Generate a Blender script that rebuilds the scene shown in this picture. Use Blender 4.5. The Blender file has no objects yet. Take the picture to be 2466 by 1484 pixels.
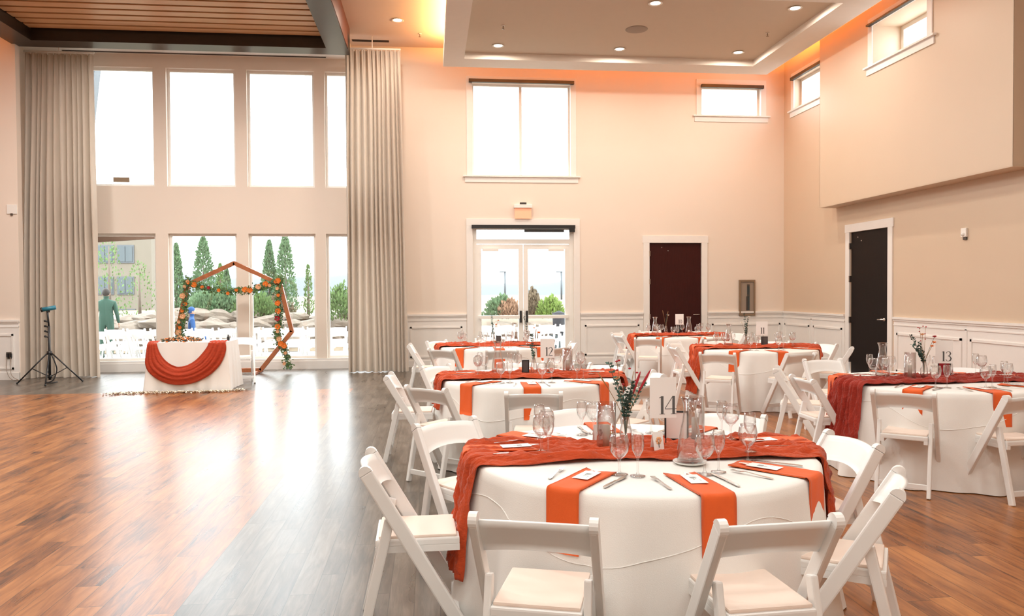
import bpy, bmesh, math, random
from mathutils import Vector, Matrix, noise
sc = bpy.context.scene
C = sc.collection
PI = math.pi
random.seed(7)
# ------------------------------------------------------------------ camera
F_PX, W_PX, H_PX, CAM_Z = 1850.0, 2466.0, 1484.0, 1.55
yaw, pitch, roll = math.radians(6.11), math.atan(39/1850.0), 0.006
fwd = Vector((math.sin(yaw)*math.cos(pitch), math.cos(yaw)*math.cos(pitch), -math.sin(pitch)))
r0 = Vector((math.cos(yaw), -math.sin(yaw), 0)); u0 = r0.cross(fwd)
rgt = r0*math.cos(roll) - u0*math.sin(roll); upv = u0*math.cos(roll) + r0*math.sin(roll)
cam = bpy.data.cameras.new('camera'); cam.sensor_width = 36.0; cam.lens = F_PX/W_PX*36.0; cam.clip_end = 2000
co = bpy.data.objects.new('camera', cam); C.objects.link(co)
m3 = Matrix((rgt, upv, -fwd)).transposed()
co.matrix_world = Matrix.Translation((0, 0, CAM_Z)) @ m3.to_4x4()
sc.camera = co
# ------------------------------------------------------------------ world + view
wd = bpy.data.worlds.new('sky'); sc.world = wd; wd.use_nodes = True
bg = wd.node_tree.nodes['Background']; bg.inputs[0].default_value = (0.93, 0.97, 1.0, 1); bg.inputs[1].default_value = 8.5
sc.view_settings.view_transform = 'Standard'; sc.view_settings.look = 'None'
sc.view_settings.gamma = 1; sc.view_settings.use_curve_mapping = False; sc.view_settings.exposure = 0.05
sc.cycles.max_bounces = 8; sc.cycles.diffuse_bounces = 5; sc.cycles.glossy_bounces = 4
sc.cycles.transparent_max_bounces = 24; sc.cycles.transmission_bounces = 4
sc.cycles.caustics_reflective = False; sc.cycles.caustics_refractive = False
sc.cycles.sample_clamp_indirect = 4.0
sc.cycles.use_denoising = True

def alight(name, loc, size, power, col=(1, .9, .78), shape='DISK', sy=None, rot=(0, 0, 0), spread=None):
    l = bpy.data.lights.new(name, 'AREA'); l.shape = shape; l.size = size
    if sy: l.size_y = sy
    l.energy = power; l.color = col
    if spread: l.spread = spread
    o = bpy.data.objects.new(name, l); o.location = loc; o.rotation_euler = rot; C.objects.link(o); return o
WARM = (1, .86, .72)
# recessed ceiling lamps over the hall (tray lamps in view, the rest of the hall behind and above the camera), with added fill and a flash bounce
TRAY = [(1.3, 14.28), (3.6, 14.28), (5.92, 14.28), (3.6, 11.97), (5.92, 11.97), (1.3, 11.97)]
for x, y in TRAY: alight('tray_lamp_light', (x, y, 6.09), .14, 40, WARM)
alight('ceiling_lamp_light', (-.55, 14.48, 6.57), .14, 36, WARM)
for x in (-5.5, -2.5, .6, 3.6, 6.4):
    for y in (-1.5, 2.0, 5.5, 9.0):
        alight('hall_lamp_fill_light', (x, y, 6.5 if y < 3 or x > -1 else 6.05), .35, ((52 if y > 4 else 36) if x < 6 else 8) if x > -1 else (92 if y > 3 else 50), (.97, 1, .94))  # left ones below the slats are added fill, without known fixtures
for x in (-6.2, -4.5, -2.8): alight('canopy_fill_light', (x, 11.6, 6.08), .3, 85, (1, .97, .93))  # added fill to brighten the window wall, no lamps known here
alight('hall_bounce_light', (0.5, -2.2, 6.3), 5.0, 130, (.97, 1, .96), 'RECTANGLE', 3.0)
# ------------------------------------------------------------------ materials
MT = {}
def mat(name, col, rough=.6, metal=0.0, spec=.5, var=0.0, vscale=8, bump=0.0, bscale=60, coat=0.0, vstretch=(1, 1, 1), sheen=0.0, trans=0.0):
    if name in MT: return MT[name]
    m = bpy.data.materials.new(name); m.use_nodes = True; nt = m.node_tree; N = nt.nodes; L = nt.links
    b = N['Principled BSDF']
    b.inputs['Base Color'].default_value = (*col, 1); b.inputs['Roughness'].default_value = rough
    b.inputs['Metallic'].default_value = metal; b.inputs['Specular IOR Level'].default_value = spec
    b.inputs['Coat Weight'].default_value = coat; b.inputs['Sheen Weight'].default_value = sheen
    if trans: b.inputs['Transmission Weight'].default_value = trans
    tc = N.new('ShaderNodeTexCoord'); mp = N.new('ShaderNodeMapping'); mp.inputs['Scale'].default_value = vstretch
    L.new(tc.outputs['Object'], mp.inputs[0])
    nz = N.new('ShaderNodeTexNoise'); nz.inputs['Scale'].default_value = vscale; nz.inputs['Detail'].default_value = 4
    L.new(mp.outputs[0], nz.inputs['Vector'])
    mx = N.new('ShaderNodeMix'); mx.data_type = 'RGBA'
    v = var if var else .03
    mx.inputs[6].default_value = (*[c*(1-v) for c in col], 1); mx.inputs[7].default_value = (*[min(1, c*(1+v)) for c in col], 1)
    L.new(nz.outputs[0], mx.inputs[0]); L.new(mx.outputs[2], b.inputs['Base Color'])
    if bump:
        n2 = N.new('ShaderNodeTexNoise'); n2.inputs['Scale'].default_value = bscale; n2.inputs['Detail'].default_value = 3
        L.new(mp.outputs[0], n2.inputs['Vector'])
        bp = N.new('ShaderNodeBump'); bp.inputs['Strength'].default_value = bump; bp.inputs['Distance'].default_value = .01
        L.new(n2.outputs[0], bp.inputs['Height']); L.new(bp.outputs[0], b.inputs['Normal'])
    MT[name] = m; return m
def glassmat(name, tint, gloss, edge=.5):
    m = bpy.data.materials.new(name); m.use_nodes = True; nt = m.node_tree; N = nt.nodes; L = nt.links
    N.remove(N['Principled BSDF'])
    t = N.new('ShaderNodeBsdfTransparent'); t.inputs[0].default_value = (*tint, 1)
    g = N.new('ShaderNodeBsdfGlossy'); g.inputs['Roughness'].default_value = .03
    lw = N.new('ShaderNodeLayerWeight'); lw.inputs[0].default_value = edge
    mr = N.new('ShaderNodeMapRange'); mr.inputs['To Min'].default_value = gloss; mr.inputs['To Max'].default_value = .85
    pw = N.new('ShaderNodeMath'); pw.operation = 'POWER'; pw.inputs[1].default_value = 2.2
    L.new(lw.outputs['Facing'], pw.inputs[0]); L.new(pw.outputs[0], mr.inputs['Value'])
    mx = N.new('ShaderNodeMixShader'); L.new(mr.outputs[0], mx.inputs[0]); L.new(t.outputs[0], mx.inputs[1]); L.new(g.outputs[0], mx.inputs[2])
    L.new(mx.outputs[0], N['Material Output'].inputs[0]); MT[name] = m; return m
def emat(name, col, s):
    m = bpy.data.materials.new(name); m.use_nodes = True; b = m.node_tree.nodes['Principled BSDF']
    b.inputs['Base Color'].default_value = (*col, 1); b.inputs['Emission Color'].default_value = (*col, 1); b.inputs['Emission Strength'].default_value = s
    MT[name] = m; return m
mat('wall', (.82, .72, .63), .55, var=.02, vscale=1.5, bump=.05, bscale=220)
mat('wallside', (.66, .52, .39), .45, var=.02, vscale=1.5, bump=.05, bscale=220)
mat('white_trim', (.85, .82, .79), .4)
mat('ceil', (.70, .55, .45), .8, var=.02)
mat('tray', (.60, .51, .41), .8, var=.02)
mat('tray_rim', (.78, .73, .67), .7)
mat('frame_white', (.86, .84, .80), .4)
mat('dark_wood', (.04, .008, .007), .35, var=.35, vscale=14, vstretch=(6, 6, .35), spec=.2)
mat('black_door', (.012, .007, .006), .45, spec=.15, var=.3, vscale=14, vstretch=(6, 6, .35))
mat('black', (.012, .012, .013), .4)
mat('beam', (.028, .018, .013), .33, var=.3, vscale=6, vstretch=(1, 1, 4))
mat('beam_red', (.17, .05, .025), .4, var=.3, vscale=6)
mat('slat', (.62, .34, .17), .32, var=.25, vscale=5, vstretch=(.3, 8, 8))
mat('curtain', (.62, .545, .465), .85, var=.08, vscale=9, bump=.25, bscale=260, vstretch=(3, 3, .6), sheen=.2)
def _translucent(m, col, f):
    nt = m.node_tree; b = nt.nodes['Principled BSDF']; tr_ = nt.nodes.new('ShaderNodeBsdfTranslucent'); tr_.inputs[0].default_value = (*col, 1)
    mx = nt.nodes.new('ShaderNodeMixShader'); mx.inputs[0].default_value = f; nt.links.new(b.outputs[0], mx.inputs[1]); nt.links.new(tr_.outputs[0], mx.inputs[2]); nt.links.new(mx.outputs[0], nt.nodes['Material Output'].inputs[0])
_translucent(MT['curtain'], (.66, .54, .43), .22)
mat('cloth', (.83, .805, .775), .75, var=.02, bump=.15, bscale=300)
mat('runner', (.52, .058, .007), .85, var=.30, vscale=26, bump=.7, bscale=60, sheen=.15, vstretch=(.6, 3, 1))
mat('napkin', (.74, .105, .010), .8, var=.05, bump=.25, bscale=400, sheen=.1)
mat('runner_red', (.33, .020, .006), .85, var=.35, vscale=26, bump=.7, bscale=60, sheen=.15, vstretch=(.6, 3, 1))
mat('swag', (.40, .036, .005), .8, var=.35, vscale=22, bump=.6, bscale=60, vstretch=(.7, 1, 2.4))
mat('chair', (.84, .83, .815), .32, spec=.5)
mat('pad', (.83, .69, .60), .55)
mat('card', (.88, .87, .85), .5)
mat('ink', (.10, .10, .10), .6)
mat('ink_soft', (.28, .30, .30), .6)
mat('silver', (.62, .60, .58), .22, metal=1.0)
mat('gold', (.65, .42, .14), .3, metal=1.0)
mat('bronze', (.27, .19, .125), .45, metal=.3, var=.1)
mat('china', (.84, .83, .80), .2)
mat('green', (.05, .13, .075), .6, var=.5, vscale=30)
mat('eucalyptus', (.06, .15, .12), .6, var=.4, vscale=30)
mat('darkgreen', (.02, .05, .035), .6, var=.4, vscale=30)
mat('redflower', (.38, .01, .02), .7, var=.3, vscale=60)
mat('orangeflower', (.85, .20, .02), .7, var=.3, vscale=60)
mat('peachflower', (.78, .42, .22), .7, var=.3, vscale=60)
mat('stem', (.35, .2, .08), .7)
mat('archwood', (.36, .115, .04), .45, var=.4, vscale=12)
mat('blue_device', (.02, .17, .25), .35)
mat('rock', (.15, .118, .09), .85, var=.5, vscale=4, bump=.6, bscale=9)
mat('paving', (.30, .29, .28), .8, var=.1, vscale=2)
mat('conifer', (.11, .185, .09), .8, var=.55, vscale=4)
mat('shrub', (.10, .17, .05), .8, var=.5, vscale=5)
mat('shrub_bright', (.16, .24, .05), .8, var=.5, vscale=5)
mat('shrub_rust', (.26, .15, .09), .8, var=.5, vscale=5)
mat('drygrass', (.16, .12, .075), .8, var=.4, vscale=5)
mat('bark', (.12, .09, .07), .9)
mat('stucco', (.15, .128, .098), .85, var=.08, vscale=3)
mat('bluewin', (.035, .05, .055), .2)
mat('outbeam', (.11, .055, .03), .7)
mat('greyclad', (.072, .082, .09), .6)
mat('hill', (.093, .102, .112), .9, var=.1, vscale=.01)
mat('skin', (.45, .25, .17), .6); mat('hair', (.02, .014, .01), .7)
mat('greencoat', (.022, .07, .048), .8); mat('darkcoat', (.02, .022, .028), .8); mat('bluecoat', (.01, .06, .19), .8)
mat('petal', (.85, .68, .55), .7, var=.4, vscale=40)
mat('outlet', (.08, .065, .05), .5)
mat('grille', (.30, .24, .19), .6)
mat('slotdark', (.05, .04, .035), .6)
mat('candle', (.85, .80, .70), .5)
glassmat('pane', (.97, .99, .99), .04, .35)
glassmat('crystal', (.995, .998, .998), .08, .62)
emat('lampglow', (1, .86, .66), 9.0)
emat('exitglow', (1.0, .48, .30), .22)

def floor_mat():
    m = bpy.data.materials.new('plank_floor'); m.use_nodes = True; nt = m.node_tree; N = nt.nodes; L = nt.links
    b = N['Principled BSDF']; tc = N.new('ShaderNodeTexCoord')
    sp = N.new('ShaderNodeSeparateXYZ'); L.new(tc.outputs['Object'], sp.inputs[0])
    def math_(op, a, bb=None, c=None):
        n = N.new('ShaderNodeMath'); n.operation = op
        for i, v in enumerate((a, bb, c)):
            if v is None: continue
            if isinstance(v, (int, float)): n.inputs[i].default_value = v
            else: L.new(v, n.inputs[i])
        return n.outputs[0]
    X, Y = sp.outputs[0], sp.outputs[1]
    W = .128
    xi = math_('DIVIDE', math_('ADD', X, 1.24), W)
    row = math_('FLOOR', xi)
    wn = N.new('ShaderNodeTexWhiteNoise'); wn.noise_dimensions = '1D'; L.new(row, wn.inputs['W'])
    yo = math_('ADD', math_('DIVIDE', Y, 1.35), math_('MULTIPLY', wn.outputs['Value'], 7.0))
    cell = math_('FLOOR', yo)
    w2 = N.new('ShaderNodeTexWhiteNoise'); w2.noise_dimensions = '2D'
    cb = N.new('ShaderNodeCombineXYZ'); L.new(row, cb.inputs[0]); L.new(cell, cb.inputs[1]); L.new(cb.outputs[0], w2.inputs['Vector'])
    # grain, stretched along the board, shifted per board
    cg = N.new('ShaderNodeCombineXYZ')
    L.new(math_('MULTIPLY', X, 26.0), cg.inputs[0]); L.new(math_('MULTIPLY', Y, 2.6), cg.inputs[1]); L.new(math_('MULTIPLY', w2.outputs['Value'], 31.0), cg.inputs[2])
    g1 = N.new('ShaderNodeTexNoise'); g1.inputs['Scale'].default_value = 1.0; g1.inputs['Detail'].default_value = 7; g1.inputs['Roughness'].default_value = .65; g1.inputs['Distortion'].default_value = .9
    L.new(cg.outputs[0], g1.inputs['Vector'])
    cg2 = N.new('ShaderNodeCombineXYZ')
    L.new(math_('MULTIPLY', X, 5.0), cg2.inputs[0]); L.new(math_('MULTIPLY', Y, 1.5), cg2.inputs[1]); L.new(math_('MULTIPLY', w2.outputs['Value'], 17.0), cg2.inputs[2])
    g2 = N.new('ShaderNodeTexNoise'); g2.inputs['Scale'].default_value = 1.0; g2.inputs['Detail'].default_value = 4
    L.new(cg2.outputs[0], g2.inputs['Vector'])
    t = math_('ADD', math_('MULTIPLY', g1.outputs[0], .72), math_('ADD', math_('MULTIPLY', w2.outputs['Value'], .14), math_('SUBTRACT', math_('MULTIPLY', g2.outputs[0], .55), .11)))
    def ramp(cols):
        r = N.new('ShaderNodeValToRGB'); e = r.color_ramp.elements
        e[0].position, e[0].color = cols[0][0], (*cols[0][1], 1); e[1].position, e[1].color = cols[-1][0], (*cols[-1][1], 1)
        for p, c in cols[1:-1]:
            q = e.new(p); q.color = (*c, 1)
        L.new(t, r.inputs[0]); return r.outputs[0]
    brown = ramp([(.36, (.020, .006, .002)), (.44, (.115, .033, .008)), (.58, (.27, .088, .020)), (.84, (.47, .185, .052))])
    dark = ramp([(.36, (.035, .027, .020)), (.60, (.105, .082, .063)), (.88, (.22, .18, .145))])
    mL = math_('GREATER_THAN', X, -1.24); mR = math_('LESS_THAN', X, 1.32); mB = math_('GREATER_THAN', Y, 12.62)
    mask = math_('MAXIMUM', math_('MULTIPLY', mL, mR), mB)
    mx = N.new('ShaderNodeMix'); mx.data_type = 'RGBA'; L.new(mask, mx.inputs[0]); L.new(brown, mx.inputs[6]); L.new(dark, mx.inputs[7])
    # joints
    fx = math_('FRACT', xi); fy = math_('FRACT', yo)
    j = math_('MAXIMUM', math_('LESS_THAN', math_('MINIMUM', fx, math_('SUBTRACT', 1.0, fx)), .014), math_('LESS_THAN', math_('MINIMUM', fy, math_('SUBTRACT', 1.0, fy)), .0016))
    m2 = N.new('ShaderNodeMix'); m2.data_type = 'RGBA'; L.new(math_('MULTIPLY', j, .75), m2.inputs[0]); L.new(mx.outputs[2], m2.inputs[6]); m2.inputs[7].default_value = (.012, .008, .006, 1)
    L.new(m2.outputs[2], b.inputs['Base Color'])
    L.new(math_('ADD', .24, math_('MULTIPLY', g2.outputs[0], .10)), b.inputs['Roughness'])
    b.inputs['Specular IOR Level'].default_value = .55
    b.inputs['Coat Weight'].default_value = .08; b.inputs['Coat Roughness'].default_value = .2
    bp = N.new('ShaderNodeBump'); bp.inputs['Strength'].default_value = .10; bp.inputs['Distance'].default_value = .003
    L.new(math_('SUBTRACT', g1.outputs[0], math_('MULTIPLY', j, 1.2)), bp.inputs['Height']); L.new(bp.outputs[0], b.inputs['Normal'])
    MT['floor'] = m
floor_mat()
# ------------------------------------------------------------------ mesh helpers
class MB:
    def __init__(s): s.v = []; s.f = []; s.mi = []; s.cur = 0; s.sm = []
    def add(s, vs, fs, smooth=False):
        o = len(s.v); s.v += [tuple(p) for p in vs]
        for f in fs: s.f.append([o+i for i in f]); s.mi.append(s.cur); s.sm.append(smooth)
    def box(s, c, d, M=None, bev=0.0):
        x, y, z = d[0]/2, d[1]/2, d[2]/2
        if bev <= 0:
            vs = [Vector((sx*x, sy*y, sz*z)) for sz in (-1, 1) for sy in (-1, 1) for sx in (-1, 1)]
            fs = [(0, 2, 3, 1), (4, 5, 7, 6), (0, 1, 5, 4), (2, 6, 7, 3), (0, 4, 6, 2), (1, 3, 7, 5)]
        else:
            bm = bmesh.new(); bmesh.ops.create_cube(bm, size=1)
            for v in bm.verts: v.co = Vector((v.co.x*d[0], v.co.y*d[1], v.co.z*d[2]))
            bmesh.ops.bevel(bm, geom=bm.edges[:], offset=bev, segments=2, affect='EDGES', profile=.6)
            bm.verts.index_update(); vs = [v.co.copy() for v in bm.verts]; fs = [[v.index for v in f.verts] for f in bm.faces]; bm.free()
        if M is not None: vs = [M @ v for v in vs]
        s.add([v + Vector(c) for v in vs], fs)
    def bx(s, x0, x1, y0, y1, z0, z1, bev=0.0):
        s.box(((x0+x1)/2, (y0+y1)/2, (z0+z1)/2), (abs(x1-x0), abs(y1-y0), abs(z1-z0)), None, bev)
    def bar(s, a, b, w, h, side=(1, 0, 0), bev=0.0):
        a, b = Vector(a), Vector(b); d = (b-a); L = d.length; d.normalize(); sd = Vector(side); sd = (sd - d*sd.dot(d)).normalized(); t = d.cross(sd)
        M = Matrix((sd, t, d)).transposed()
        s.box((a+b)/2, (w, h, L), M, bev)
    def tube(s, pts, r, n=8, cap=True):
        pts = [Vector(p) for p in pts]; rs = r if isinstance(r, (list, tuple)) else [r]*len(pts)
        ref = Vector((0, 0, 1)); vs = []
        for i, p in enumerate(pts):
            d = (pts[min(i+1, len(pts)-1)] - pts[max(i-1, 0)])
            if d.length < 1e-9: d = Vector((0, 0, 1))
            d.normalize(); rf = ref if abs(d.dot(ref)) < .95 else Vector((1, 0, 0))
            a = d.cross(rf).normalized(); b = d.cross(a)
            for k in range(n):
                t = 2*PI*k/n; vs.append(p + (a*math.cos(t)+b*math.sin(t))*rs[i])
        fs = [(i*n+k, i*n+(k+1) % n, (i+1)*n+(k+1) % n, (i+1)*n+k) for i in range(len(pts)-1) for k in range(n)]
        if cap: fs += [tuple(range(n-1, -1, -1)), tuple((len(pts)-1)*n+k for k in range(n))]
        s.add(vs, fs, True)
    def lathe(s, prof, n=20, c=(0, 0, 0)):
        vs = []
        for r, z in prof:
            for k in range(n):
                t = 2*PI*k/n; vs.append((c[0]+r*math.cos(t), c[1]+r*math.sin(t), c[2]+z))
        fs = [(i*n+k, i*n+(k+1) % n, (i+1)*n+(k+1) % n, (i+1)*n+k) for i in range(len(prof)-1) for k in range(n)]
        s.add(vs, fs, True)
    def grid(s, nu, nv, fn, smooth=True, thick=0.0, closeu=False):
        P = [[Vector(fn(i/(nu-1) if not closeu else i/nu, j/(nv-1))) for j in range(nv)] for i in range(nu)]
        vs = [p for r in P for p in r]
        fs = []
        for i in range(nu if closeu else nu-1):
            for j in range(nv-1):
                i2 = (i+1) % nu; fs.append((i*nv+j, i2*nv+j, i2*nv+j+1, i*nv+j+1))
        s.add(vs, fs, smooth)
    def sphere(s, c, r, nu=10, nv=7, sc_=(1, 1, 1)):
        vs = []; fs = []
        for j in range(nv+1):
            ph = PI*j/nv
            for k in range(nu):
                t = 2*PI*k/nu; vs.append((c[0]+r*sc_[0]*math.sin(ph)*math.cos(t), c[1]+r*sc_[1]*math.sin(ph)*math.sin(t), c[2]+r*sc_[2]*math.cos(ph)))
        fs = [(j*nu+k, (j+1)*nu+k, (j+1)*nu+(k+1) % nu, j*nu+(k+1) % nu) for j in range(nv) for k in range(nu)]
        s.add(vs, fs, True)
    def leaf(s, c, size, d, nrm):
        c = Vector(c); d = Vector(d).normalized(); n = Vector(nrm); sd = d.cross(n)
        if sd.length < 1e-4: sd = d.cross(Vector((.3, .5, .8)))
        sd.normalize()
        s.add([c, c+d*size*.5+sd*size*.28, c+d*size, c+d*size*.5-sd*size*.28], [(0, 1, 2, 3)])
    def build(s, name, mats, parent=None, loc=(0, 0, 0), rz=0.0, solid=0.0):
        me = bpy.data.meshes.new(name); me.from_pydata(s.v, [], s.f)
        for m in (mats if isinstance(mats, (list, tuple)) else [mats]): me.materials.append(MT[m])
        me.polygons.foreach_set('material_index', s.mi); me.polygons.foreach_set('use_smooth', s.sm); me.update()
        o = bpy.data.objects.new(name, me); C.objects.link(o); o.location = loc; o.rotation_euler = (0, 0, rz)
        if parent: o.parent = parent
        if solid:
            md = o.modifiers.new('Solid', 'SOLIDIFY'); md.thickness = solid; md.offset = 0
        return o
def thing(name, label, cat, loc=(0, 0, 0), rz=0.0, group=None):
    o = bpy.data.objects.new(name, None); o.empty_display_size = .1; C.objects.link(o); o.location = loc; o.rotation_euler = (0, 0, rz)
    o['label'] = label; o['category'] = cat
    if group: o['group'] = group
    return o
def tag(o, label, cat, group=None, kind=None):
    o['label'] = label; o['category'] = cat
    if group: o['group'] = group
    if kind: o['kind'] = kind
    return o
def struct(o): o['kind'] = 'structure'; return o
def sempty(name, loc=(0, 0, 0)):
    o = bpy.data.objects.new(name, None); C.objects.link(o); o.location = loc; o['kind'] = 'structure'; return o
def dup(root, loc=None, rz=None, label=None, group=None, scale=None):
    r = root.copy(); C.objects.link(r)
    if loc is not None: r.location = loc
    if rz is not None: r.rotation_euler = (0, 0, rz)
    if scale: r.scale = scale
    if label: r['label'] = label
    if group: r['group'] = group
    for ch in list(root.children):
        c = ch.copy(); C.objects.link(c); c.parent = r
        for g in list(ch.children):
            d = g.copy(); C.objects.link(d); d.parent = c
    return r

# ================================================================== ROOM
YB, XR, ZC = 16.055, 7.69, 6.6
def wall_plane(axis, pos, thick, a0, a1, z0, z1, holes):
    """wall slab with rectangular holes; axis 'Y': wall at y=pos..pos+thick, spans x a0..a1"""
    b = MB(); A = sorted({a0, a1, *[h[0] for h in holes], *[h[1] for h in holes]}); Z = sorted({z0, z1, *[h[2] for h in holes], *[h[3] for h in holes]})
    def inh(a, z): return any(h[0] < a < h[1] and h[2] < z < h[3] for h in holes) or not (a0 < a < a1 and z0 < z < z1)
    def pt(a, t, z): return (a, pos+t, z) if axis == 'Y' else (pos+t, a, z)
    for i in range(len(A)-1):
        for k in range(len(Z)-1):
            am, zm = (A[i]+A[i+1])/2, (Z[k]+Z[k+1])/2
            if inh(am, zm): continue
            for t in (0, thick):
                b.add([pt(A[i], t, Z[k]), pt(A[i+1], t, Z[k]), pt(A[i+1], t, Z[k+1]), pt(A[i], t, Z[k+1])], [(0, 1, 2, 3)])
            e = 1e-4
            for (p, q, test) in (((A[i], Z[k]), (A[i], Z[k+1]), (A[i]-e, zm)), ((A[i+1], Z[k]), (A[i+1], Z[k+1]), (A[i+1]+e, zm)), ((A[i], Z[k]), (A[i+1], Z[k]), (am, Z[k]-e)), ((A[i], Z[k+1]), (A[i+1], Z[k+1]), (am, Z[k+1]+e))):
                if inh(*test): b.add([pt(p[0], 0, p[1]), pt(p[0], thick, p[1]), pt(q[0], thick, q[1]), pt(q[0], 0, q[1])], [(0, 1, 2, 3)])
    return b
WT = .22
UP = [(-6.78, -5.44), (-5.2, -3.87), (-3.64, -2.31), (-2.1, -.86)]
Z_U = (3.70, 6.06); Z_L = (.21, 2.76)
holes = [(a, b_, *Z_U) for a, b_ in UP] + [(a, b_, *Z_L) for a, b_ in UP]
D1 = (.90, 3.04, 0, 2.93); D2 = (4.68, 5.83, 0, 2.58)
W9 = (.91, 2.98, 3.98, 5.90); W10 = (5.84, 7.16, 5.32, 5.95)
holes += [D1, D2, W9, W10]
wb = wall_plane('Y', YB, WT, -8.2, XR+.3, 0, ZC, holes)
struct(wb.build('wall_back', 'wall'))
D3 = (12.2, 13.39, 0, 2.60); W11 = (14.15, 15.58, 5.36, 6.0)
wr = wall_plane('X', XR, .30, -4, YB, 0, ZC, [D3, W11, (10.72, 12.14, 5.28, 5.93)])
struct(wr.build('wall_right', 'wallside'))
# boxed-out upper wall on the right, with its own window opening
up = wall_plane('X', 7.355, .335, 9.03, 13.88, 3.11, ZC, [(10.72, 12.14, 5.28, 5.93)])
up.bx(7.355, 7.69, 9.03, 9.035, 3.11, ZC); up.bx(7.355, 7.69, 13.875, 13.88, 3.11, ZC); up.bx(7.355, 7.69, 9.03, 13.88, 3.10, 3.112)
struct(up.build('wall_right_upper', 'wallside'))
wl = MB(); wl.bx(-12, -7.44, 14.9, 15.05, 0, ZC); wl.bx(-7.95, -7.80, 15.05, YB+.1, 0, ZC)
struct(wl.build('wall_left', 'wall'))
wf = MB(); wf.bx(-12, XR+.3, -4.2, -4, 0, ZC); wf.bx(-12.2, -12, -4.2, 15.05, 0, ZC)
struct(wf.build('wall_front', 'wall'))
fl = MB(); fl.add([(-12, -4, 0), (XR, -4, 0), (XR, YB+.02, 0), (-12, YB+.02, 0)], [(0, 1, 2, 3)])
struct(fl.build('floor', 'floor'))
# ceiling: main plane with hole for the tray, lowered strip in front of the tall windows
TX0, TX1, TY0, TY1, ZT = .30, 6.95, 10.95, 15.30, 6.0
IX0, IX1, IY0, IY1, ZI = .69, 6.42, 11.4, 14.75, 6.12
cl = MB(); cl.bx(-12, XR+.3, -4.2, YB+.2, ZC, ZC+.1)
struct(cl.build('ceiling', 'ceil'))
tr = MB()
tr.bx(TX0, TX1, IY1, TY1, ZT, ZT+.2); tr.bx(TX0, TX1, TY0, IY0, ZT, ZT+.2); tr.bx(TX0, IX0, IY0, IY1, ZT, ZT+.2); tr.bx(IX1, TX1, IY0, IY1, ZT, ZT+.2)
struct(tr.build('ceiling_tray_rim', 'tray_rim'))
ti = MB(); ti.bx(IX0, IX1, IY0, IY1, ZI, ZI+.06)
struct(ti.build('ceiling_tray_panel', 'tray'))
tw = MB(); tw.bx(IX0+.25, IX1-.25, IY0+.25, IY1-.25, ZI+.06, ZC)
struct(tw.build('ceiling_tray_core', 'ceil'))
so = MB(); so.bx(-7.80, -1.56, 15.30, YB, 6.32, ZC)
struct(so.build('ceiling_window_strip', 'frame_white'))
sl = MB(); sl.bx(-7.1, -2.05, 15.93, 15.99, 6.312, 6.319); sl2 = sl.build('slot_diffuser', 'slotdark')
tag(sl2, 'long black slot air diffuser in the ceiling strip over the tall windows', 'air vent')
# orange cove strips on top of the tray rim and of the timber ceiling frame
ORG = (1, .33, .05)
zl = ZT+.235
alight('cove_strip_back', ((TX0+TX1)/2, TY1-.27, zl), TX1-TX0-.3, 330, ORG, 'RECTANGLE', .03, (PI, 0, 0))
alight('cove_strip_right', (TX1-.22, (TY0+TY1)/2, zl), .03, 360, ORG, 'RECTANGLE', TY1-TY0-.3, (PI, 0, 0))
alight('cove_strip_left', (TX0+.12, (TY0+TY1)/2, zl), .03, 110, (1, .55, .2), 'RECTANGLE', TY1-TY0-.3, (PI, 0, 0))
alight('cove_strip_timber', (-7.60, 13.2, 6.36), .03, 150, ORG, 'RECTANGLE', 3.0, (PI, 0, 0))
# ---- timber slat ceiling with dark beam frame
wc = thing('timber_ceiling_canopy', 'dark framed dropped ceiling of warm wooden slats before the tall windows', 'ceiling canopy', (0, 0, 0))
OX0, OX1, OY0, OY1 = -7.50, -1.48, 5.5, 15.05; JX0, JX1, JY0, JY1 = -7.05, -1.88, 5.95, 14.66
for nm, a in (('beam', (OX0, OX1, JY1, OY1)), ('beam', (OX0, OX1, OY0, JY0)), ('beam', (OX0, JX0, JY0, JY1)), ('beam', (JX1, OX1-.012, JY0, JY1))):
    q = MB(); q.bx(*a, 6.1, 6.44); q.build(nm, 'beam', wc)
q = MB(); q.bx(OX1-.012, OX1, OY0, OY1-.01, 6.115, ZC-.002); q.build('side_fascia', 'beam_red', wc)
q = MB(); q.bx(OX0+.2, OX1-.012, OY0, OY1-.2, 6.46, ZC-.002); q.build('backing_board', 'slotdark', wc)
y = JY1-.07; k = 0
while y > 9.2:
    q = MB(); q.bx(JX0+.01, JX1-.01, y-.20, y, 6.30, 6.325, .004); s_ = q.build('slat', 'slat', wc); y -= .268; k += 1
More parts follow.
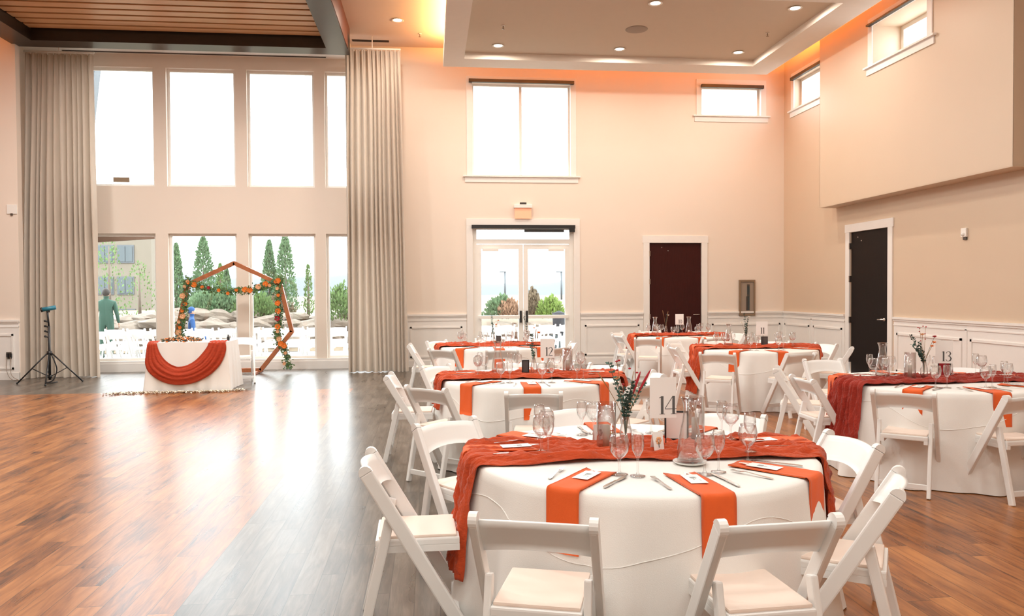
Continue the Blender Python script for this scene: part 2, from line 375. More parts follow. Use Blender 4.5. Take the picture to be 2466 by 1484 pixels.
# ---- trim, wainscot, baseboards
def frame_ring(b, axis, pos, a0, a1, z0, z1, w, t, sides='LRTB', head=0):
    def bb(p0, p1, q0, q1):
        if axis == 'Y': b.bx(p0, p1, pos-t, pos+.002, q0, q1, .004)
        else: b.bx(pos-t, pos+.002, p0, p1, q0, q1, .004)
    if 'L' in sides: bb(a0-w, a0, z0, z1)
    if 'R' in sides: bb(a1, a1+w, z0, z1)
    if 'T' in sides: bb(a0-w-head, a1+w+head, z1, z1+w*1.15)
    if 'B' in sides: bb(a0-w-head, a1+w+head, z0-w*.9, z0)
def wains(axis, pos, segs):
    b = MB(); base = MB()
    def bb(B, p0, p1, q0, q1, t):
        if axis == 'Y': B.bx(p0, p1, pos-t, pos+.002, q0, q1)
        else: B.bx(pos-t, pos+.002, p0, p1, q0, q1)
    for a0, a1, pans in segs:
        bb(b, a0, a1, 0, 1.06, .012); bb(b, a0, a1, 1.06, 1.095, .045); bb(b, a0, a1, 1.03, 1.06, .028)
        bb(base, a0, a1, 0, .13, .026)
        bb(b, a0, a1, .955, .975, .022)
        n = pans; wdt = (a1-a0)/n
        for i in range(n):
            c0, c1 = a0+wdt*i+.09, a0+wdt*(i+1)-.09
            for (p0, p1, q0, q1) in ((c0, c1, .80, .835), (c0, c1, .19, .225), (c0, c0+.035, .19, .835), (c1-.035, c1, .19, .835)):
                bb(b, p0, p1, q0, q1, .028)
            if i: bb(b, a0+wdt*i-.02, a0+wdt*i+.02, .13, .97, .022)
    return b, base
for nm, ax, ps, sg in (('back', 'Y', YB, [(-.50, .76, 1), (3.18, 4.54, 1), (5.97, XR, 1)]), ('right', 'X', XR, [(13.55, YB, 2), (8.55, 12.03, 2), (2.0, 8.55, 4)]), ('left', 'Y', 14.9, [(-12, -7.46, 3)])):
    b, base = wains(ax, ps, sg)
    struct(b.build('trim_'+nm, 'white_trim')); struct(base.build('baseboard_'+nm, 'white_trim'))
# ---- windows
def window(n, axis, pos, a0, a1, z0, z1, mull=(), shade=None, trim=True, sill=True, depth=.12, fw=.05, tw=.12):
    e = sempty('window_%d' % n)
    f = MB()
    def bb(B, p0, p1, t0, t1, q0, q1):
        if axis == 'Y': B.bx(p0, p1, pos+t0, pos+t1, q0, q1)
        else: B.bx(pos+t0, pos+t1, p0, p1, q0, q1)
    for (p0, p1, q0, q1) in ((a0, a0+fw, z0, z1), (a1-fw, a1, z0, z1), (a0+fw, a1-fw, z1-fw, z1), (a0+fw, a1-fw, z0, z0+fw)): bb(f, p0, p1, depth, depth+.06, q0, q1)
    for m_ in mull: bb(f, m_-.03, m_+.03, depth-.01, depth+.06, z0+fw, z1-fw)
    f.build('window_frame', 'frame_white', e)
    g = MB(); bb(g, a0+fw*.8, a1-fw*.8, depth+.025, depth+.031, z0+fw*.8, z1-fw*.8); g.build('glass_pane', 'pane', e)
    if trim:
        t = MB(); frame_ring(t, axis, pos, a0, a1, z0, z1, tw, .02, 'LRT'); t.build('casing', 'white_trim', e)
    if sill:
        t = MB(); bb(t, a0-.2, a1+.2, -.06, .001, z0-.03, z0); bb(t, a0-.16, a1+.16, -.02, .001, z0-.14, z0-.03); t.build('sill', 'white_trim', e)
    if shade:
        t = MB(); bb(t, shade[0], shade[1], -.09, -.021, shade[2], shade[3]); t.build('roller_shade_cassette', 'black', e)
    return e
n = 1
for a, b_ in UP:
    we = window(n, 'Y', YB, a, b_, *Z_U, trim=False, sill=False, depth=.10); n += 1
    if n == 2:
        q = MB(); q.bx(-6.27, -5.96, YB+.112, YB+.120, 3.79, 3.89); q.build('tan_pane_plate', 'bronze', we)  # thin tan plate at the pane, standing in for a fixture outside
for a, b_ in UP:
    window(n, 'Y', YB, a, b_, *Z_L, trim=False, sill=False, depth=.10); n += 1
window(n, 'Y', YB, *W9, mull=(1.93,), shade=(.84, 3.05, 5.90, 5.965), depth=.10, fw=.035); n += 1
window(n, 'Y', YB, *W10, shade=(5.82, 7.2, 5.90, 5.965), depth=.10, fw=.04); n += 1
window(n, 'X', XR, *W11, shade=(14.1, 15.6, 5.97, 6.03), depth=.14, fw=.06); n += 1
window(n, 'X', 7.355, 10.72, 12.14, 5.28, 5.93, shade=(10.7, 12.2, 5.93, 5.96), depth=.50, fw=.07); n += 1
# sill kick / floor track under tall windows
kk = MB(); kk.bx(-7.4, -.6, YB-.05, YB+.001, 0, .16); kk.bx(-7.4, -.6, YB-.03, YB+.001, .16, .21); struct(kk.build('trim_window_base', 'white_trim'))
# ---- doors
def rbox(b, axis, pos, p0, p1, t0, t1, q0, q1, bev=0.0):
    if axis == 'Y': b.bx(p0, p1, pos+t0, pos+t1, q0, q1, bev)
    else: b.bx(pos+t0, pos+t1, p0, p1, q0, q1, bev)
d1 = sempty('door_1')
c = MB(); frame_ring(c, 'Y', YB, D1[0], D1[1], 0, D1[3], .13, .025, 'LRT'); c.build('casing', 'white_trim', d1)
c = MB()
for p0, p1, q0, q1 in ((.90, .985, 0, 2.93), (2.955, 3.04, 0, 2.93), (.985, 2.955, 2.56, 2.66), (.985, 2.955, 2.86, 2.93)): rbox(c, 'Y', YB, p0, p1, .05, .15, q0, q1)
c.build('door_frame', 'frame_white', d1)
c = MB(); rbox(c, 'Y', YB, .985, 2.955, .095, .101, 2.66, 2.86); c.build('transom_pane', 'pane', d1)
c = MB(); rbox(c, 'Y', YB, .88, 3.06, -.09, -.026, 2.875, 2.945); c.build('roller_shade_cassette', 'black', d1)
c = MB(); rbox(c, 'Y', YB, 1.98, 2.82, -.088, -.028, 2.80, 2.855); rbox(c, 'Y', YB, 2.93, 3.05, -.092, -.027, 2.80, 2.88); c.build('automatic_opener', 'black', d1)
for k_, (p0, p1) in enumerate(((.985, 1.965), (1.975, 2.955))):
    lf = MB(); fw = .095
    for q in ((p0, p0+fw, .0, 2.55), (p1-fw, p1, .0, 2.55), (p0+fw, p1-fw, 2.45, 2.55), (p0+fw, p1-fw, .0, .25)): rbox(lf, 'Y', YB, q[0], q[1], .06, .11, q[2], q[3])
    lo = lf.build('door_leaf', 'frame_white', d1)
    g = MB(); rbox(g, 'Y', YB, p0+fw*.9, p1-fw*.9, .083, .089, .22, 2.47); g.build('glass_pane', 'pane', lo)
    g = MB(); rbox(g, 'Y', YB, p0+.03, p1-.03, .0, .035, .985, 1.055, .008); g.build('push_bar', 'frame_white', lo)
    g = MB(); xe = p1-.06 if k_ == 0 else p0+.06; rbox(g, 'Y', YB, xe-.022, xe+.022, -.012, .05, .90, 1.15, .006); g.build('latch_case', 'black', lo)
    g = MB(); xa = p0+.12 if k_ == 0 else p1-.46; rbox(g, 'Y', YB, xa, xa+.34, .0, .055, 2.40, 2.47, .01); g.build('door_closer', 'frame_white', lo)
def slab_door(n, axis, pos, d, mt, hinge_low, handle_at, hdir):
    e = sempty('door_%d' % n)
    c = MB(); frame_ring(c, axis, pos, d[0], d[1], 0, d[3], .13, .025, 'LRT', .02); c.build('casing', 'white_trim', e)
    c = MB(); rbox(c, axis, pos, d[0]+.004, d[1]-.004, .02, .065, .008, d[3]-.006); lf = c.build('door_leaf', mt, e)
    for z in (.28, 1.0, 1.75, 2.35):
        c = MB(); ha = hinge_low; rbox(c, axis, pos, ha-.012, ha+.012, -.026, .021, z-.055, z+.055); c.build('hinge', 'silver', e)
    c = MB()
    if axis == 'Y': c.tube([(handle_at, pos+.02, 1.04), (handle_at, pos-.05, 1.04), (handle_at+hdir*.12, pos-.055, 1.035)], .011); c.lathe([(0, 0), (.03, 0), (.03, .01), (0, .01)], 12, (handle_at, pos-.03, 1.035))
    else: c.tube([(pos+.02, handle_at, 1.04), (pos-.05, handle_at, 1.04), (pos-.055, handle_at+hdir*.13, 1.035)], .012); c.sphere((pos-.008, handle_at, 1.04), .032)
    c.build('door_handle', 'silver', e)
    c = MB()
    for da, z in ((.28, d[3]-.10), (.42, d[3]-.17)):
        a = d[0]+da if axis == 'Y' else d[1]-da*.8
        c.sphere((a, pos+.02, z) if axis == 'Y' else (pos+.02, a, z), .014, 8, 5)
    c.build('coat_studs', 'silver', e)
    c = MB(); rbox(c, axis, pos, d[0]-.01, d[1]+.01, .066, .2, -.01, d[3]+.01); c.build('door_backing', 'black', e)
slab_door(2, 'Y', YB, D2, 'dark_wood', D2[0]+.002, D2[1]-.08, -1)
slab_door(3, 'X', XR, D3, 'black_door', D3[1]-.002, D3[0]+.1, 1)
# expansion joint line on back wall
# ---- ceiling fixtures
def downlight(x, y, z, label):
    t = thing('recessed_downlight', label, 'ceiling light', (x, y, z), 0, 'recessed ceiling downlights')
    b = MB(); b.lathe([(.075, -.001), (.105, -.004), (.115, -.012), (.105, -.014), (.08, -.008)], 24); b.build('trim_ring', 'frame_white', t)
    b = MB(); b.lathe([(0, -.003), (.074, -.003), (.08, -.006)], 24); b.build('lamp_lens', 'lampglow', t)
    return t
names = ['at the far left corner of the tray ceiling', 'in the far middle of the tray ceiling', 'at the far right corner of the tray ceiling', 'in the near middle of the tray ceiling', 'at the near right corner of the tray ceiling']
for (x, y), nm in zip(TRAY[:5], names): downlight(x, y, ZI, 'glowing round recessed downlight ' + nm)
downlight(-.55, 14.48, ZC, 'glowing round recessed downlight in the flat ceiling beside the timber slats')
def speaker(x, y):
    b = MB(); b.lathe([(0, -.012), (.17, -.012), (.19, -.008), (.195, -.001)], 28)
    tag(b.build('ceiling_speaker', 'grille', None, (x, y, ZI)), 'round grey speaker grille in the middle of the tray ceiling', 'speaker')
speaker(3.63, 13.2)
for x, y, z, l in ((1.29, 13.21, ZI, 'small dark sprinkler head on the left of the tray ceiling'), (6.0, 13.17, ZI, 'small dark sprinkler head on the right of the tray ceiling'), (-.15, 15.2, ZC, 'small dark sprinkler head in the flat ceiling above the right curtain')):
    t = thing('sprinkler_head', l, 'sprinkler', (x, y, z), 0, 'ceiling sprinkler heads')
    b = MB(); b.lathe([(.0, -.002), (.035, -.002), (.03, -.012), (.012, -.014)], 14); b.build('escutcheon', 'tray_rim', t)
    b = MB(); b.tube([(0, 0, -.012), (0, 0, -.06)], .009, 8); b.lathe([(0, -.062), (.026, -.062), (.026, -.066), (0, -.066)], 12); b.build('nozzle', 'bronze', t)
b = MB(); b.bx(-1.50, -.77, 15.66, 15.75, ZC-.012, ZC-.001); 
for i in range(3): b.bx(-1.49, -.78, 15.668+i*.03, 15.676+i*.03, ZC-.018, ZC-.011)
tag(b.build('linear_air_vent', 'slotdark'), 'short dark linear air vent in the ceiling above the right curtain', 'air vent')
# ---- wall fixtures
t = thing('exit_sign', 'pale glowing exit sign with white housing above the glass doors', 'exit sign', (1.955, YB, 3.08))
b = MB(); b.bx(-.19, .19, -.10, -.001, .22, .30, .01); b.build('housing', 'frame_white', t)
b = MB(); b.bx(-.07, .07, -.105, -.09, .295, .335, .004); b.build('battery_slot', 'slotdark', t)
b = MB(); b.bx(-.175, .175, -.065, -.050, .0, .222); b.build('lit_panel', 'exitglow', t)
t = thing('extinguisher_cabinet', 'bronze fire extinguisher cabinet with narrow glass strip beside dark door', 'cabinet', (6.845, YB, 1.0))
b = MB()
for q in ((-.18, -.145, 0, .78), (.145, .18, 0, .78), (-.145, .145, 0, .045), (-.145, .145, .735, .78)): b.bx(q[0], q[1], -.05, -.001, q[2], q[3], .004)
b.build('cabinet_frame', 'bronze', t)
b = MB(); b.bx(-.145, .145, -.03, -.001, .045, .735); do_ = b.build('cabinet_door', 'grille', t)
b = MB(); b.bx(.0, .055, -.036, -.031, .12, .68); b.build('glass_strip', 'bluewin', do_)
b = MB(); b.bx(.0, .05, -.040, -.036, .64, .68); b.bx(.0, .035, -.040, -.036, .42, .46); b.bx(-.02, .005, -.040, -.036, .12, .42); b.build('latch_plate', 'slotdark', do_)
t = thing('alarm_strobe', 'small white fire alarm strobe on the right wall past the dark door', 'alarm', (XR, 10.34, 2.32))
b = MB(); b.bx(-.035, -.001, -.055, .055, -.02, .11, .008); b.build('housing', 'frame_white', t)
b = MB(); b.sphere((-.035, .0, .02), .03, 10, 7); b.build('strobe_lens', 'china', t)
b = MB(); b.bx(-.02, -.001, -.045, .03, -.06, -.022, .004); b.build('wall_mount', 'outlet', t)
t = thing('thermostat_plate', 'small square white wall plate on the left wall beside the curtain', 'wall plate', (-7.54, 14.9, 3.02))
b = MB(); b.bx(-.085, .085, -.02, -.001, 0, .17, .006); b.build('plate', 'frame_white', t)
b = MB(); b.bx(-.02, .02, -.028, -.019, -.03, .01, .003); b.build('sensor_tab', 'outlet', t)
t = thing('power_outlet', 'dark double power outlet low on the left wall with cords plugged in', 'power outlet', (-7.62, 14.885, .385))
b = MB(); b.bx(-.06, .06, -.012, 0, 0, .12, .004); b.build('cover_plate', 'outlet', t)
b = MB(); b.bx(-.045, -.01, -.04, -.010, .02, .10, .004); b.bx(.012, .045, -.04, -.010, .02, .10, .004); b.build('plug', 'black', t)
def smooth_pts(P, n=6):
    P = [Vector(p) for p in P]; out = []
    for i in range(len(P)-1):
        p0, p1, p2, p3 = P[max(i-1, 0)], P[i], P[i+1], P[min(i+2, len(P)-1)]
        for k in range(n):
            t_ = k/n; out.append(.5*((2*p1)+(-p0+p2)*t_+(2*p0-5*p1+4*p2-p3)*t_*t_+(-p0+3*p1-3*p2+p3)*t_**3))
    out.append(P[-1]); return out
for sx, lb in ((-.03, 'thin grey cord looping down from the left socket of the outlet'), (.028, 'thin grey cord looping down from the right socket of the outlet')):
    b = MB(); b.tube(smooth_pts([(-7.62+sx, 14.85, .42), (-7.62+sx*1.2, 14.82, .25), (-7.57+sx, 14.78, .09), (-7.46+sx*1.5, 14.74, .012), (-7.30, 14.66+sx, .008)]), .005, 6)
    q = b.build('power_cord', 'grille', t); q.location = (7.62, -14.885, -.385)

# ================================================================== CURTAINS
def curtain(label, xt0, xt1, xb0, xb1, ytop, ybot, ztop, seed, zcut=None):
    t = thing('curtain', label, 'curtain', (0, 0, 0))
    nf = 12; rnd = random.Random(seed); ph = [rnd.uniform(0, 6.28) for _ in range(6)]
    wid = [rnd.uniform(.6, 1.5) for _ in range(nf)]; tw_ = sum(wid); cum = [0]
    for q in wid: cum.append(cum[-1]+q/tw_)
    am = [rnd.uniform(.55, 1.3) for _ in range(nf+1)]
    def phase(u):
        for i in range(nf):
            if u <= cum[i+1]+1e-9: return i+(u-cum[i])/(cum[i+1]-cum[i])
        return float(nf)
    def fn(u, v):
        x = (xt0+(xt1-xt0)*u)*(1-v)+(xb0+(xb1-xb0)*u)*v + .015*math.sin(9*u+ph[0])*v
        z = ztop*(1-v)+.015*v+(.012*math.sin(14*u+ph[1]) if v > .99 else 0)
        uu = min(1, max(0, u+.010*math.sin(5*u+ph[1]+2.5*v)+.006*math.sin(7*v+ph[2]+9*u)))
        f_ = phase(uu); i = int(min(f_, nf-1)); k_ = f_-i; A_ = am[i]*(1-k_)+am[i+1]*k_
        w = math.sin(2*PI*f_); pl = math.sin(2*PI*f_*3+ph[3])*max(0, 1-v*9)
        amp = (.035+.055*min(1, v*2.2))*A_
        y = ytop+(ybot-ytop)*(v**.8)+amp*w+.022*pl+.016*noise.noise(Vector((u*30, v*2.2, seed)))*(.4+v)
        return (x+.012*math.cos(2*PI*f_)*A_, y, z)
    b = MB(); b.grid(260, 30, fn); b.build('drape', 'curtain', t)
    b = MB(); b.tube([(xt0-.02, ytop, ztop+.035), (xt1+.02, ytop, ztop+.035)], .02, 8); b.build('curtain_track', 'frame_white', t)
    b = MB(); k = 0
    while k <= nf:
        xx = xt0+(xt1-xt0)*k/nf; b.bx(xx-.006, xx+.006, ytop-.008, ytop+.008, ztop-.02, ztop+.03); k += 1
    b.bx((xt0+xt1)/2-.01, (xt0+xt1)/2+.01, ytop-.01, ytop+.01, ztop+.05, ZC if ztop > 6.2 else 6.32)
    b.build('track_hanger', 'frame_white', t)
curtain('full-height pleated beige curtain gathered at the left of the tall windows', -7.54, -6.32, -7.52, -6.12, 15.45, 15.12, 6.10, 3)
curtain('full-height pleated beige curtain gathered at the right of the tall windows', -1.62, -.55, -1.58, -.44, 15.45, 15.15, 6.32, 5)

# ================================================================== CHAIRS
TT = .755; TR = .83
def make_chair(name='folding_chair'):
    t = thing(name, 'white folding chair', 'chair')
    ht = .79
    for sx in (-1, 1):
        b = MB(); x = sx*.208
        a, d = Vector((x, .215, .0)), Vector((x, -.235, ht-.03))
        b.bar(a, d, .031, .060, (1, 0, 0), .007)
        # rounded head
        dr = (d-a).normalized(); hv = []
        for k in range(9):
            th = -PI/2+PI*k/8
            for s_ in (-.0155, .0155): hv.append(d + dr*(.034*math.cos(th)) + Vector((0, dr.z, -dr.y))*(.030*math.sin(th)) + Vector((s_, 0, 0)))
        fs = [(2*k, 2*k+1, 2*k+3, 2*k+2) for k in range(8)] + [tuple(range(0, 18, 2)), tuple(range(17, 0, -2))]
        b.add(hv, fs)
        b.build('front_leg', 'chair', t)
        b = MB(); xr = sx*.177
        b.bar((xr, -.262, 0), (xr, -.135, .545), .028, .044, (1, 0, 0), .007)
        b.lathe([(0, -.011), (.019, -.011), (.019, .011), (0, .011)], 12, (0, 0, 0)) if False else None
        b.build('rear_leg', 'chair', t)
    def back(u, v, off):
        x = -.197+.394*u; bow = .030*(1-(2*u-1)**2)
        arch_t = .012*(1-(2*u-1)**2); arch_b = .026*(1-(2*u-1)**2)
        z0, z1 = .630+arch_b, .762+arch_t
        z = z0+(z1-z0)*v; y = -.150-(z-.64)*.62-bow+off
        return (x, y, z)
    b = MB(); nu, nv = 15, 5
    A = [[Vector(back(i/(nu-1), j/(nv-1), -.009)) for j in range(nv)] for i in range(nu)]
    B_ = [[Vector(back(i/(nu-1), j/(nv-1), .009)) for j in range(nv)] for i in range(nu)]
    vs = [p for r in A for p in r]+[p for r in B_ for p in r]; o = nu*nv; fs = []
    for i in range(nu-1):
        for j in range(nv-1):
            fs.append((i*nv+j, (i+1)*nv+j, (i+1)*nv+j+1, i*nv+j+1)); fs.append((o+i*nv+j, o+i*nv+j+1, o+(i+1)*nv+j+1, o+(i+1)*nv+j))
        for j in (0, nv-1): fs.append((i*nv+j, (i+1)*nv+j, o+(i+1)*nv+j, o+i*nv+j))
    b.add(vs, fs, True); b.build('back_panel', 'chair', t)
    b = MB(); b.bx(-.162, .162, -.20, .175, .412, .448, .008); b.bx(-.162, -.135, -.20, .175, .388, .415); b.bx(.135, .162, -.20, .175, .388, .415); b.build('seat', 'chair', t)
    b = MB(); b.bx(-.155, .155, -.185, .163, .447, .462, .007); b.build('seat_pad', 'pad', t)
    b = MB(); b.bx(-.195, .195, .148, .172, .080, .125, .004); b.build('stretcher', 'chair', t)
    b = MB(); b.bx(-.168, .168, -.255, -.233, .06, .10, .004); b.build('stretcher', 'chair', t)
    return t
CH0 = make_chair(); ch_used = [False]
SECT = {-180: 'left', -135: 'near left', -90: 'near', -45: 'near right', 0: 'right', 45: 'far right', 90: 'far', 135: 'far left', 180: 'left'}
def side(az):
    a = ((az+180) % 360)-180
    return SECT[min(SECT, key=lambda k_: abs(k_-a))]
def place_chair(cx, cy, az, dist, turn, tname, grp, lb=None):
    """dist = distance of the top of the backrest from the table centre"""
    a = math.radians(az); mx, my = cx+dist*math.cos(a), cy+dist*math.sin(a)
    fa = a+PI+math.radians(turn); fx, fy = math.cos(fa), math.sin(fa)
    loc = (mx+.235*fx, my+.235*fy, 0); rz = fa-PI/2
    label = lb or ('padded white folding chair at the %s side of %s' % (side(az), tname))
    if not ch_used[0]:
        ch_used[0] = True; CH0.location = loc; CH0.rotation_euler = (0, 0, rz); CH0['label'] = label; CH0['group'] = grp; return CH0
    return dup(CH0, loc, rz, label, grp)

# ================================================================== TABLEWARE PROTOTYPES
def proto(o): o.location = (0, 0, -50); return o
used = {}
def put(p, loc, rz, label, grp):
    if not used.get(p.name):
        used[p.name] = 1; p.location = loc; p.rotation_euler = (0, 0, rz); p['label'] = label; p['group'] = grp; return p
    return dup(p, loc, rz, label, grp)
b = MB(); b.lathe([(0, .004), (.034, .003), (.033, .001), (.0, .0)], 18); b.lathe([(.033, .002), (.010, .008), (.005, .02), (.0045, .06), (.008, .078), (.022, .09), (.036, .115), (.040, .145), (.036, .175), (.032, .195), (.0305, .195), (.034, .175), (.038, .145), (.034, .116), (.020, .093), (0, .084)], 18)
b.v = [(x*1.10, y*1.10, z*.90) for x, y, z in b.v]
GOB = b.build('water_goblet', 'crystal'); GOB['category'] = 'glass'
b = MB(); b.lathe([(0, .004), (.030, .003), (.029, .001), (0, 0)], 18); b.lathe([(.029, .002), (.008, .008), (.004, .02), (.004, .085), (.010, .098), (.022, .125), (.026, .155), (.024, .19), (.022, .205), (.0208, .205), (.0225, .19), (.0245, .155), (.020, .126), (.008, .102), (0, .096)], 18)
b.v = [(x*1.10, y*1.10, z*.90) for x, y, z in b.v]
FLU = b.build('champagne_flute', 'crystal'); FLU['category'] = 'glass'
# carafe
b = MB(); b.lathe([(0, 0), (.055, 0), (.060, .008), (.058, .06), (.048, .13), (.034, .19), (.028, .235), (.031, .27), (.042, .295), (.0405, .297), (.029, .270), (.0262, .235), (.032, .19), (.046, .13), (.056, .06), (.057, .012), (0, .006)], 26)
CAR = b.build('glass_carafe', 'crystal'); CAR['category'] = 'carafe'
b = MB(); b.lathe([(0, .004), (.05, .004), (.068, .009), (.077, .014), (.078, .012), (.068, .005), (.045, 0), (0, 0)], 28)
PLT = b.build('side_plate', 'china'); PLT['category'] = 'plate'
b = MB(); b.lathe([(0, 0), (.045, 0), (.047, .004), (.047, .22), (.0455, .22), (.0455, .006), (0, .004)], 24)
HUR = thing('hurricane_candle', '', 'candle holder'); b.build('glass_cylinder', 'crystal', HUR)
b = MB(); b.lathe([(0, .005), (.018, .005), (.018, .11), (0, .112)], 14); b.build('candle', 'candle', HUR)
b = MB(); b.lathe([(0, 0), (.020, 0), (.024, .01), (.024, .045), (.022, .045), (.022, .01), (0, .008)], 16)
VOT = thing('votive_candle', '', 'candle'); b.build('votive_cup', 'runner', VOT)
b = MB(); b.lathe([(.0235, .043), (.0255, .044), (.0255, .052), (.0, .052)], 16); b.build('gold_lid', 'gold', VOT)
# fork / knife lie along +Y (tines / blade away from the diner)
def ribbon(b, pts, ws, th):
    pts = [Vector(p) for p in pts]; n_ = len(pts)
    vs = []
    for p, w in zip(pts, ws):
        for sx in (-1, 1):
            for sz in (0, 1): vs.append((p.x+sx*w/2, p.y, p.z+sz*th))
    fs = []
    for i in range(n_-1):
        a = i*4; c_ = a+4
        fs += [(a, c_, c_+2, a+2), (a+1, a+3, c_+3, c_+1), (a, a+1, c_+1, c_), (a+2, c_+2, c_+3, a+3)]
    fs += [(0, 2, 3, 1), (n_*4-4, n_*4-3, n_*4-1, n_*4-2)]
    b.add(vs, fs)
b = MB(); ribbon(b, [(0, -.10, .002), (0, -.085, .003), (0, -.03, .006), (0, .03, .010), (0, .045, .008), (0, .055, .006)], [.012, .016, .009, .006, .016, .022], .0022)
for k in range(4):
    xx = -.0083+.0055*k; b.bar((xx, .053, .0065), (xx, .098, .009), .0028, .002, (1, 0, 0))
FRK = b.build('fork', 'silver'); FRK['category'] = 'fork'
b = MB(); ribbon(b, [(0, -.11, .002), (0, -.09, .004), (0, 0, .004), (0, .01, .004)], [.011, .015, .010, .010], .004); ribbon(b, [(.002, .01, .004), (.002, .05, .004), (.001, .095, .004), (-.004, .118, .004)], [.013, .019, .018, .004], .0015)
KNF = b.build('knife', 'silver'); KNF['category'] = 'knife'
# napkin: radial strip; local +X points outward, origin under the table edge at z of the top
def make_napkin(pointed, hang, L=.36, w=.145, clip=0):
    b = MB(); R_ = .014; path = []
    for i in range(9): path.append((-L+(L-.01)*i/8, .010))
    for i in range(1, 6):
        a = PI/2*i/5; path.append((-.01+R_*1.6*math.sin(a), .010-R_*1.6*(1-math.cos(a))))
    x0, z0 = path[-1]
    for i in range(1, 9): path.append((x0+.006*i/8, z0-hang*i/8))
    nv = 9; n_ = len(path); vs = []
    for side_ in (0, 1):
        for i, (x, z) in enumerate(path):
            for j in range(nv):
                v = j/(nv-1)*2-1; xx, zz = x, z
                if pointed and i < 4: xx = x+ .055*abs(v)*(1-i/4) if clip == 0 else x+.05*(1-abs(v))*(1-i/4)
                if clip == 2 and i >= n_-4: zz = z-(.09*(1+v)/2)*((i-(n_-5))/4)
                wv = .0015*math.sin(v*5+i*.6)
                if i < 9: zz += wv+(0 if side_ == 0 else -.005)
                else: xx += wv+(0 if side_ == 0 else -.005)
                vs.append((xx, v*w/2, zz))
    o = n_*nv; fs = []
    for i in range(n_-1):
        for j in range(nv-1):
            fs.append((i*nv+j, (i+1)*nv+j, (i+1)*nv+j+1, i*nv+j+1)); fs.append((o+i*nv+j, o+i*nv+j+1, o+(i+1)*nv+j+1, o+(i+1)*nv+j))
        for j in (0, nv-1): fs.append((i*nv+j, (i+1)*nv+j, o+(i+1)*nv+j, o+i*nv+j))
    for i in (0, n_-1):
        for j in range(nv-1): fs.append((i*nv+j, i*nv+j+1, o+i*nv+j+1, o+i*nv+j))
    b.add(vs, fs, True)
    ob = b.build('orange_napkin', 'napkin'); ob['category'] = 'napkin'; return ob
NAP = [make_napkin(False, .25), make_napkin(True, .24, clip=1), make_napkin(True, .22, clip=2)]
# menu card on napkin with a drawing and a tag tied to it
def make_card():
    t = thing('menu_card', '', 'card')
    b = MB(); b.bx(-.072, .072, -.036, .036, 0, .0012); b.build('paper', 'card', t)
    b = MB()
    rr = random.Random(2)
    for k in range(7):
        x, y_ = rr.uniform(-.035, .02), rr.uniform(-.018, .018); b.bx(x, x+rr.uniform(.01, .03), y_, y_+.0022, .0012, .0016)
    b.bx(-.03, -.005, -.012, .010, .0012, .0015); b.build('printed_drawing', 'ink_soft', t)
    b = MB(); M = Matrix.Rotation(.35, 3, 'Z'); b.box((-.085, .008, .001), (.07, .010, .001), M); b.box((-.085, -.010, .0015), (.06, .010, .001), Matrix.Rotation(-.3, 3, 'Z')); b.build('paper_ribbon', 'card', t)
    return t
CRD = make_card()
# ---- table number sign
def strokes(ch):
    if ch == '1': return [([(0, 0), (0, 1)], [.15, .15]), ([(-.16, .0), (.16, 0)], [.03, .03]), ([(-.17, .90), (-.02, .98)], [.03, .06])], .36
    if ch == '4': return [([(.30, 0), (.30, 1)], [.15, .15]), ([(.26, 1), (-.20, .30)], [.035, .035]), ([(-.20, .28), (.48, .28)], [.035, .035]), ([(.14, 0), (.46, 0)], [.03, .03])], .78
    if ch == '3':
        p = [(-.12, .80), (-.05, .94), (.08, 1.0), (.22, .94), (.28, .78), (.20, .60), (.04, .53)]; q = [(.04, .53), (.24, .46), (.33, .27), (.26, .08), (.08, 0), (-.08, .04), (-.14, .18)]
        return [(p, [.06, .05, .04, .10, .13, .10, .03]), (q, [.03, .10, .15, .12, .04, .05, .07])], .56
    if ch == '2': return [([(-.12, .78), (-.06, .93), (.08, 1), (.24, .92), (.29, .74), (.20, .52), (.0, .25), (-.15, .04)], [.08, .06, .04, .10, .14, .11, .06, .04]), ([(-.15, .03), (.32, .03)], [.07, .07])], .56
    if ch == '0': return [([(.10+.22*math.cos(a), .5+.5*math.sin(a)) for a in [2*PI*k/16 for k in range(17)]], [.04+.10*abs(math.cos(2*PI*k/16)) for k in range(17)])], .58
def number_mesh(txt, h, x0, z0, yy):
    b = MB(); x = x0
    for ch in txt:
        st, adv = strokes(ch)
        for pts, ws in st:
            P = [Vector((x+p[0]*h, yy, z0+p[1]*h)) for p in pts]; vs = []
            for i, p in enumerate(P):
                d = (P[min(i+1, len(P)-1)]-P[max(i-1, 0)]).normalized(); nn = Vector((-d.z, 0, d.x))
                for s_ in (-.5, .5):
                    for dy in (0, -.0006): vs.append(p+nn*ws[i]*h*s_+Vector((0, dy, 0)))
            for i in range(len(P)-1):
                a = i*4; b.add([vs[a+1], vs[a+3], vs[a+7], vs[a+5], vs[a], vs[a+2], vs[a+6], vs[a+4]], [(0, 1, 2, 3), (0, 4, 5, 1), (3, 2, 6, 7), (0, 3, 7, 4), (1, 5, 6, 2)])
        x += adv*h
    return b
def number_sign(txt, loc, rz, label, h=.085, cw=.135, chh=.19, zb=.10):
    t = thing('table_number_sign', label, 'table number', loc, rz, 'table number signs')
    b = MB(); b.bx(-cw/2, cw/2, -.001, .001, zb, zb+chh); b.build('number_card', 'card', t)
    number_mesh(txt, h, -.005, zb+.02, -.0012).build('printed_number', 'ink', t)
    b = MB(); b.tube([(.015, .004, .0), (.015, .004, zb+.03)], .0025, 8); b.build('stand_rod', 'black', t)
    b = MB(); b.lathe([(0, .006), (.035, .005), (.036, .0), (0, 0)], 18, (.015, .004, 0)); b.build('stand_base', 'black', t)
    return t
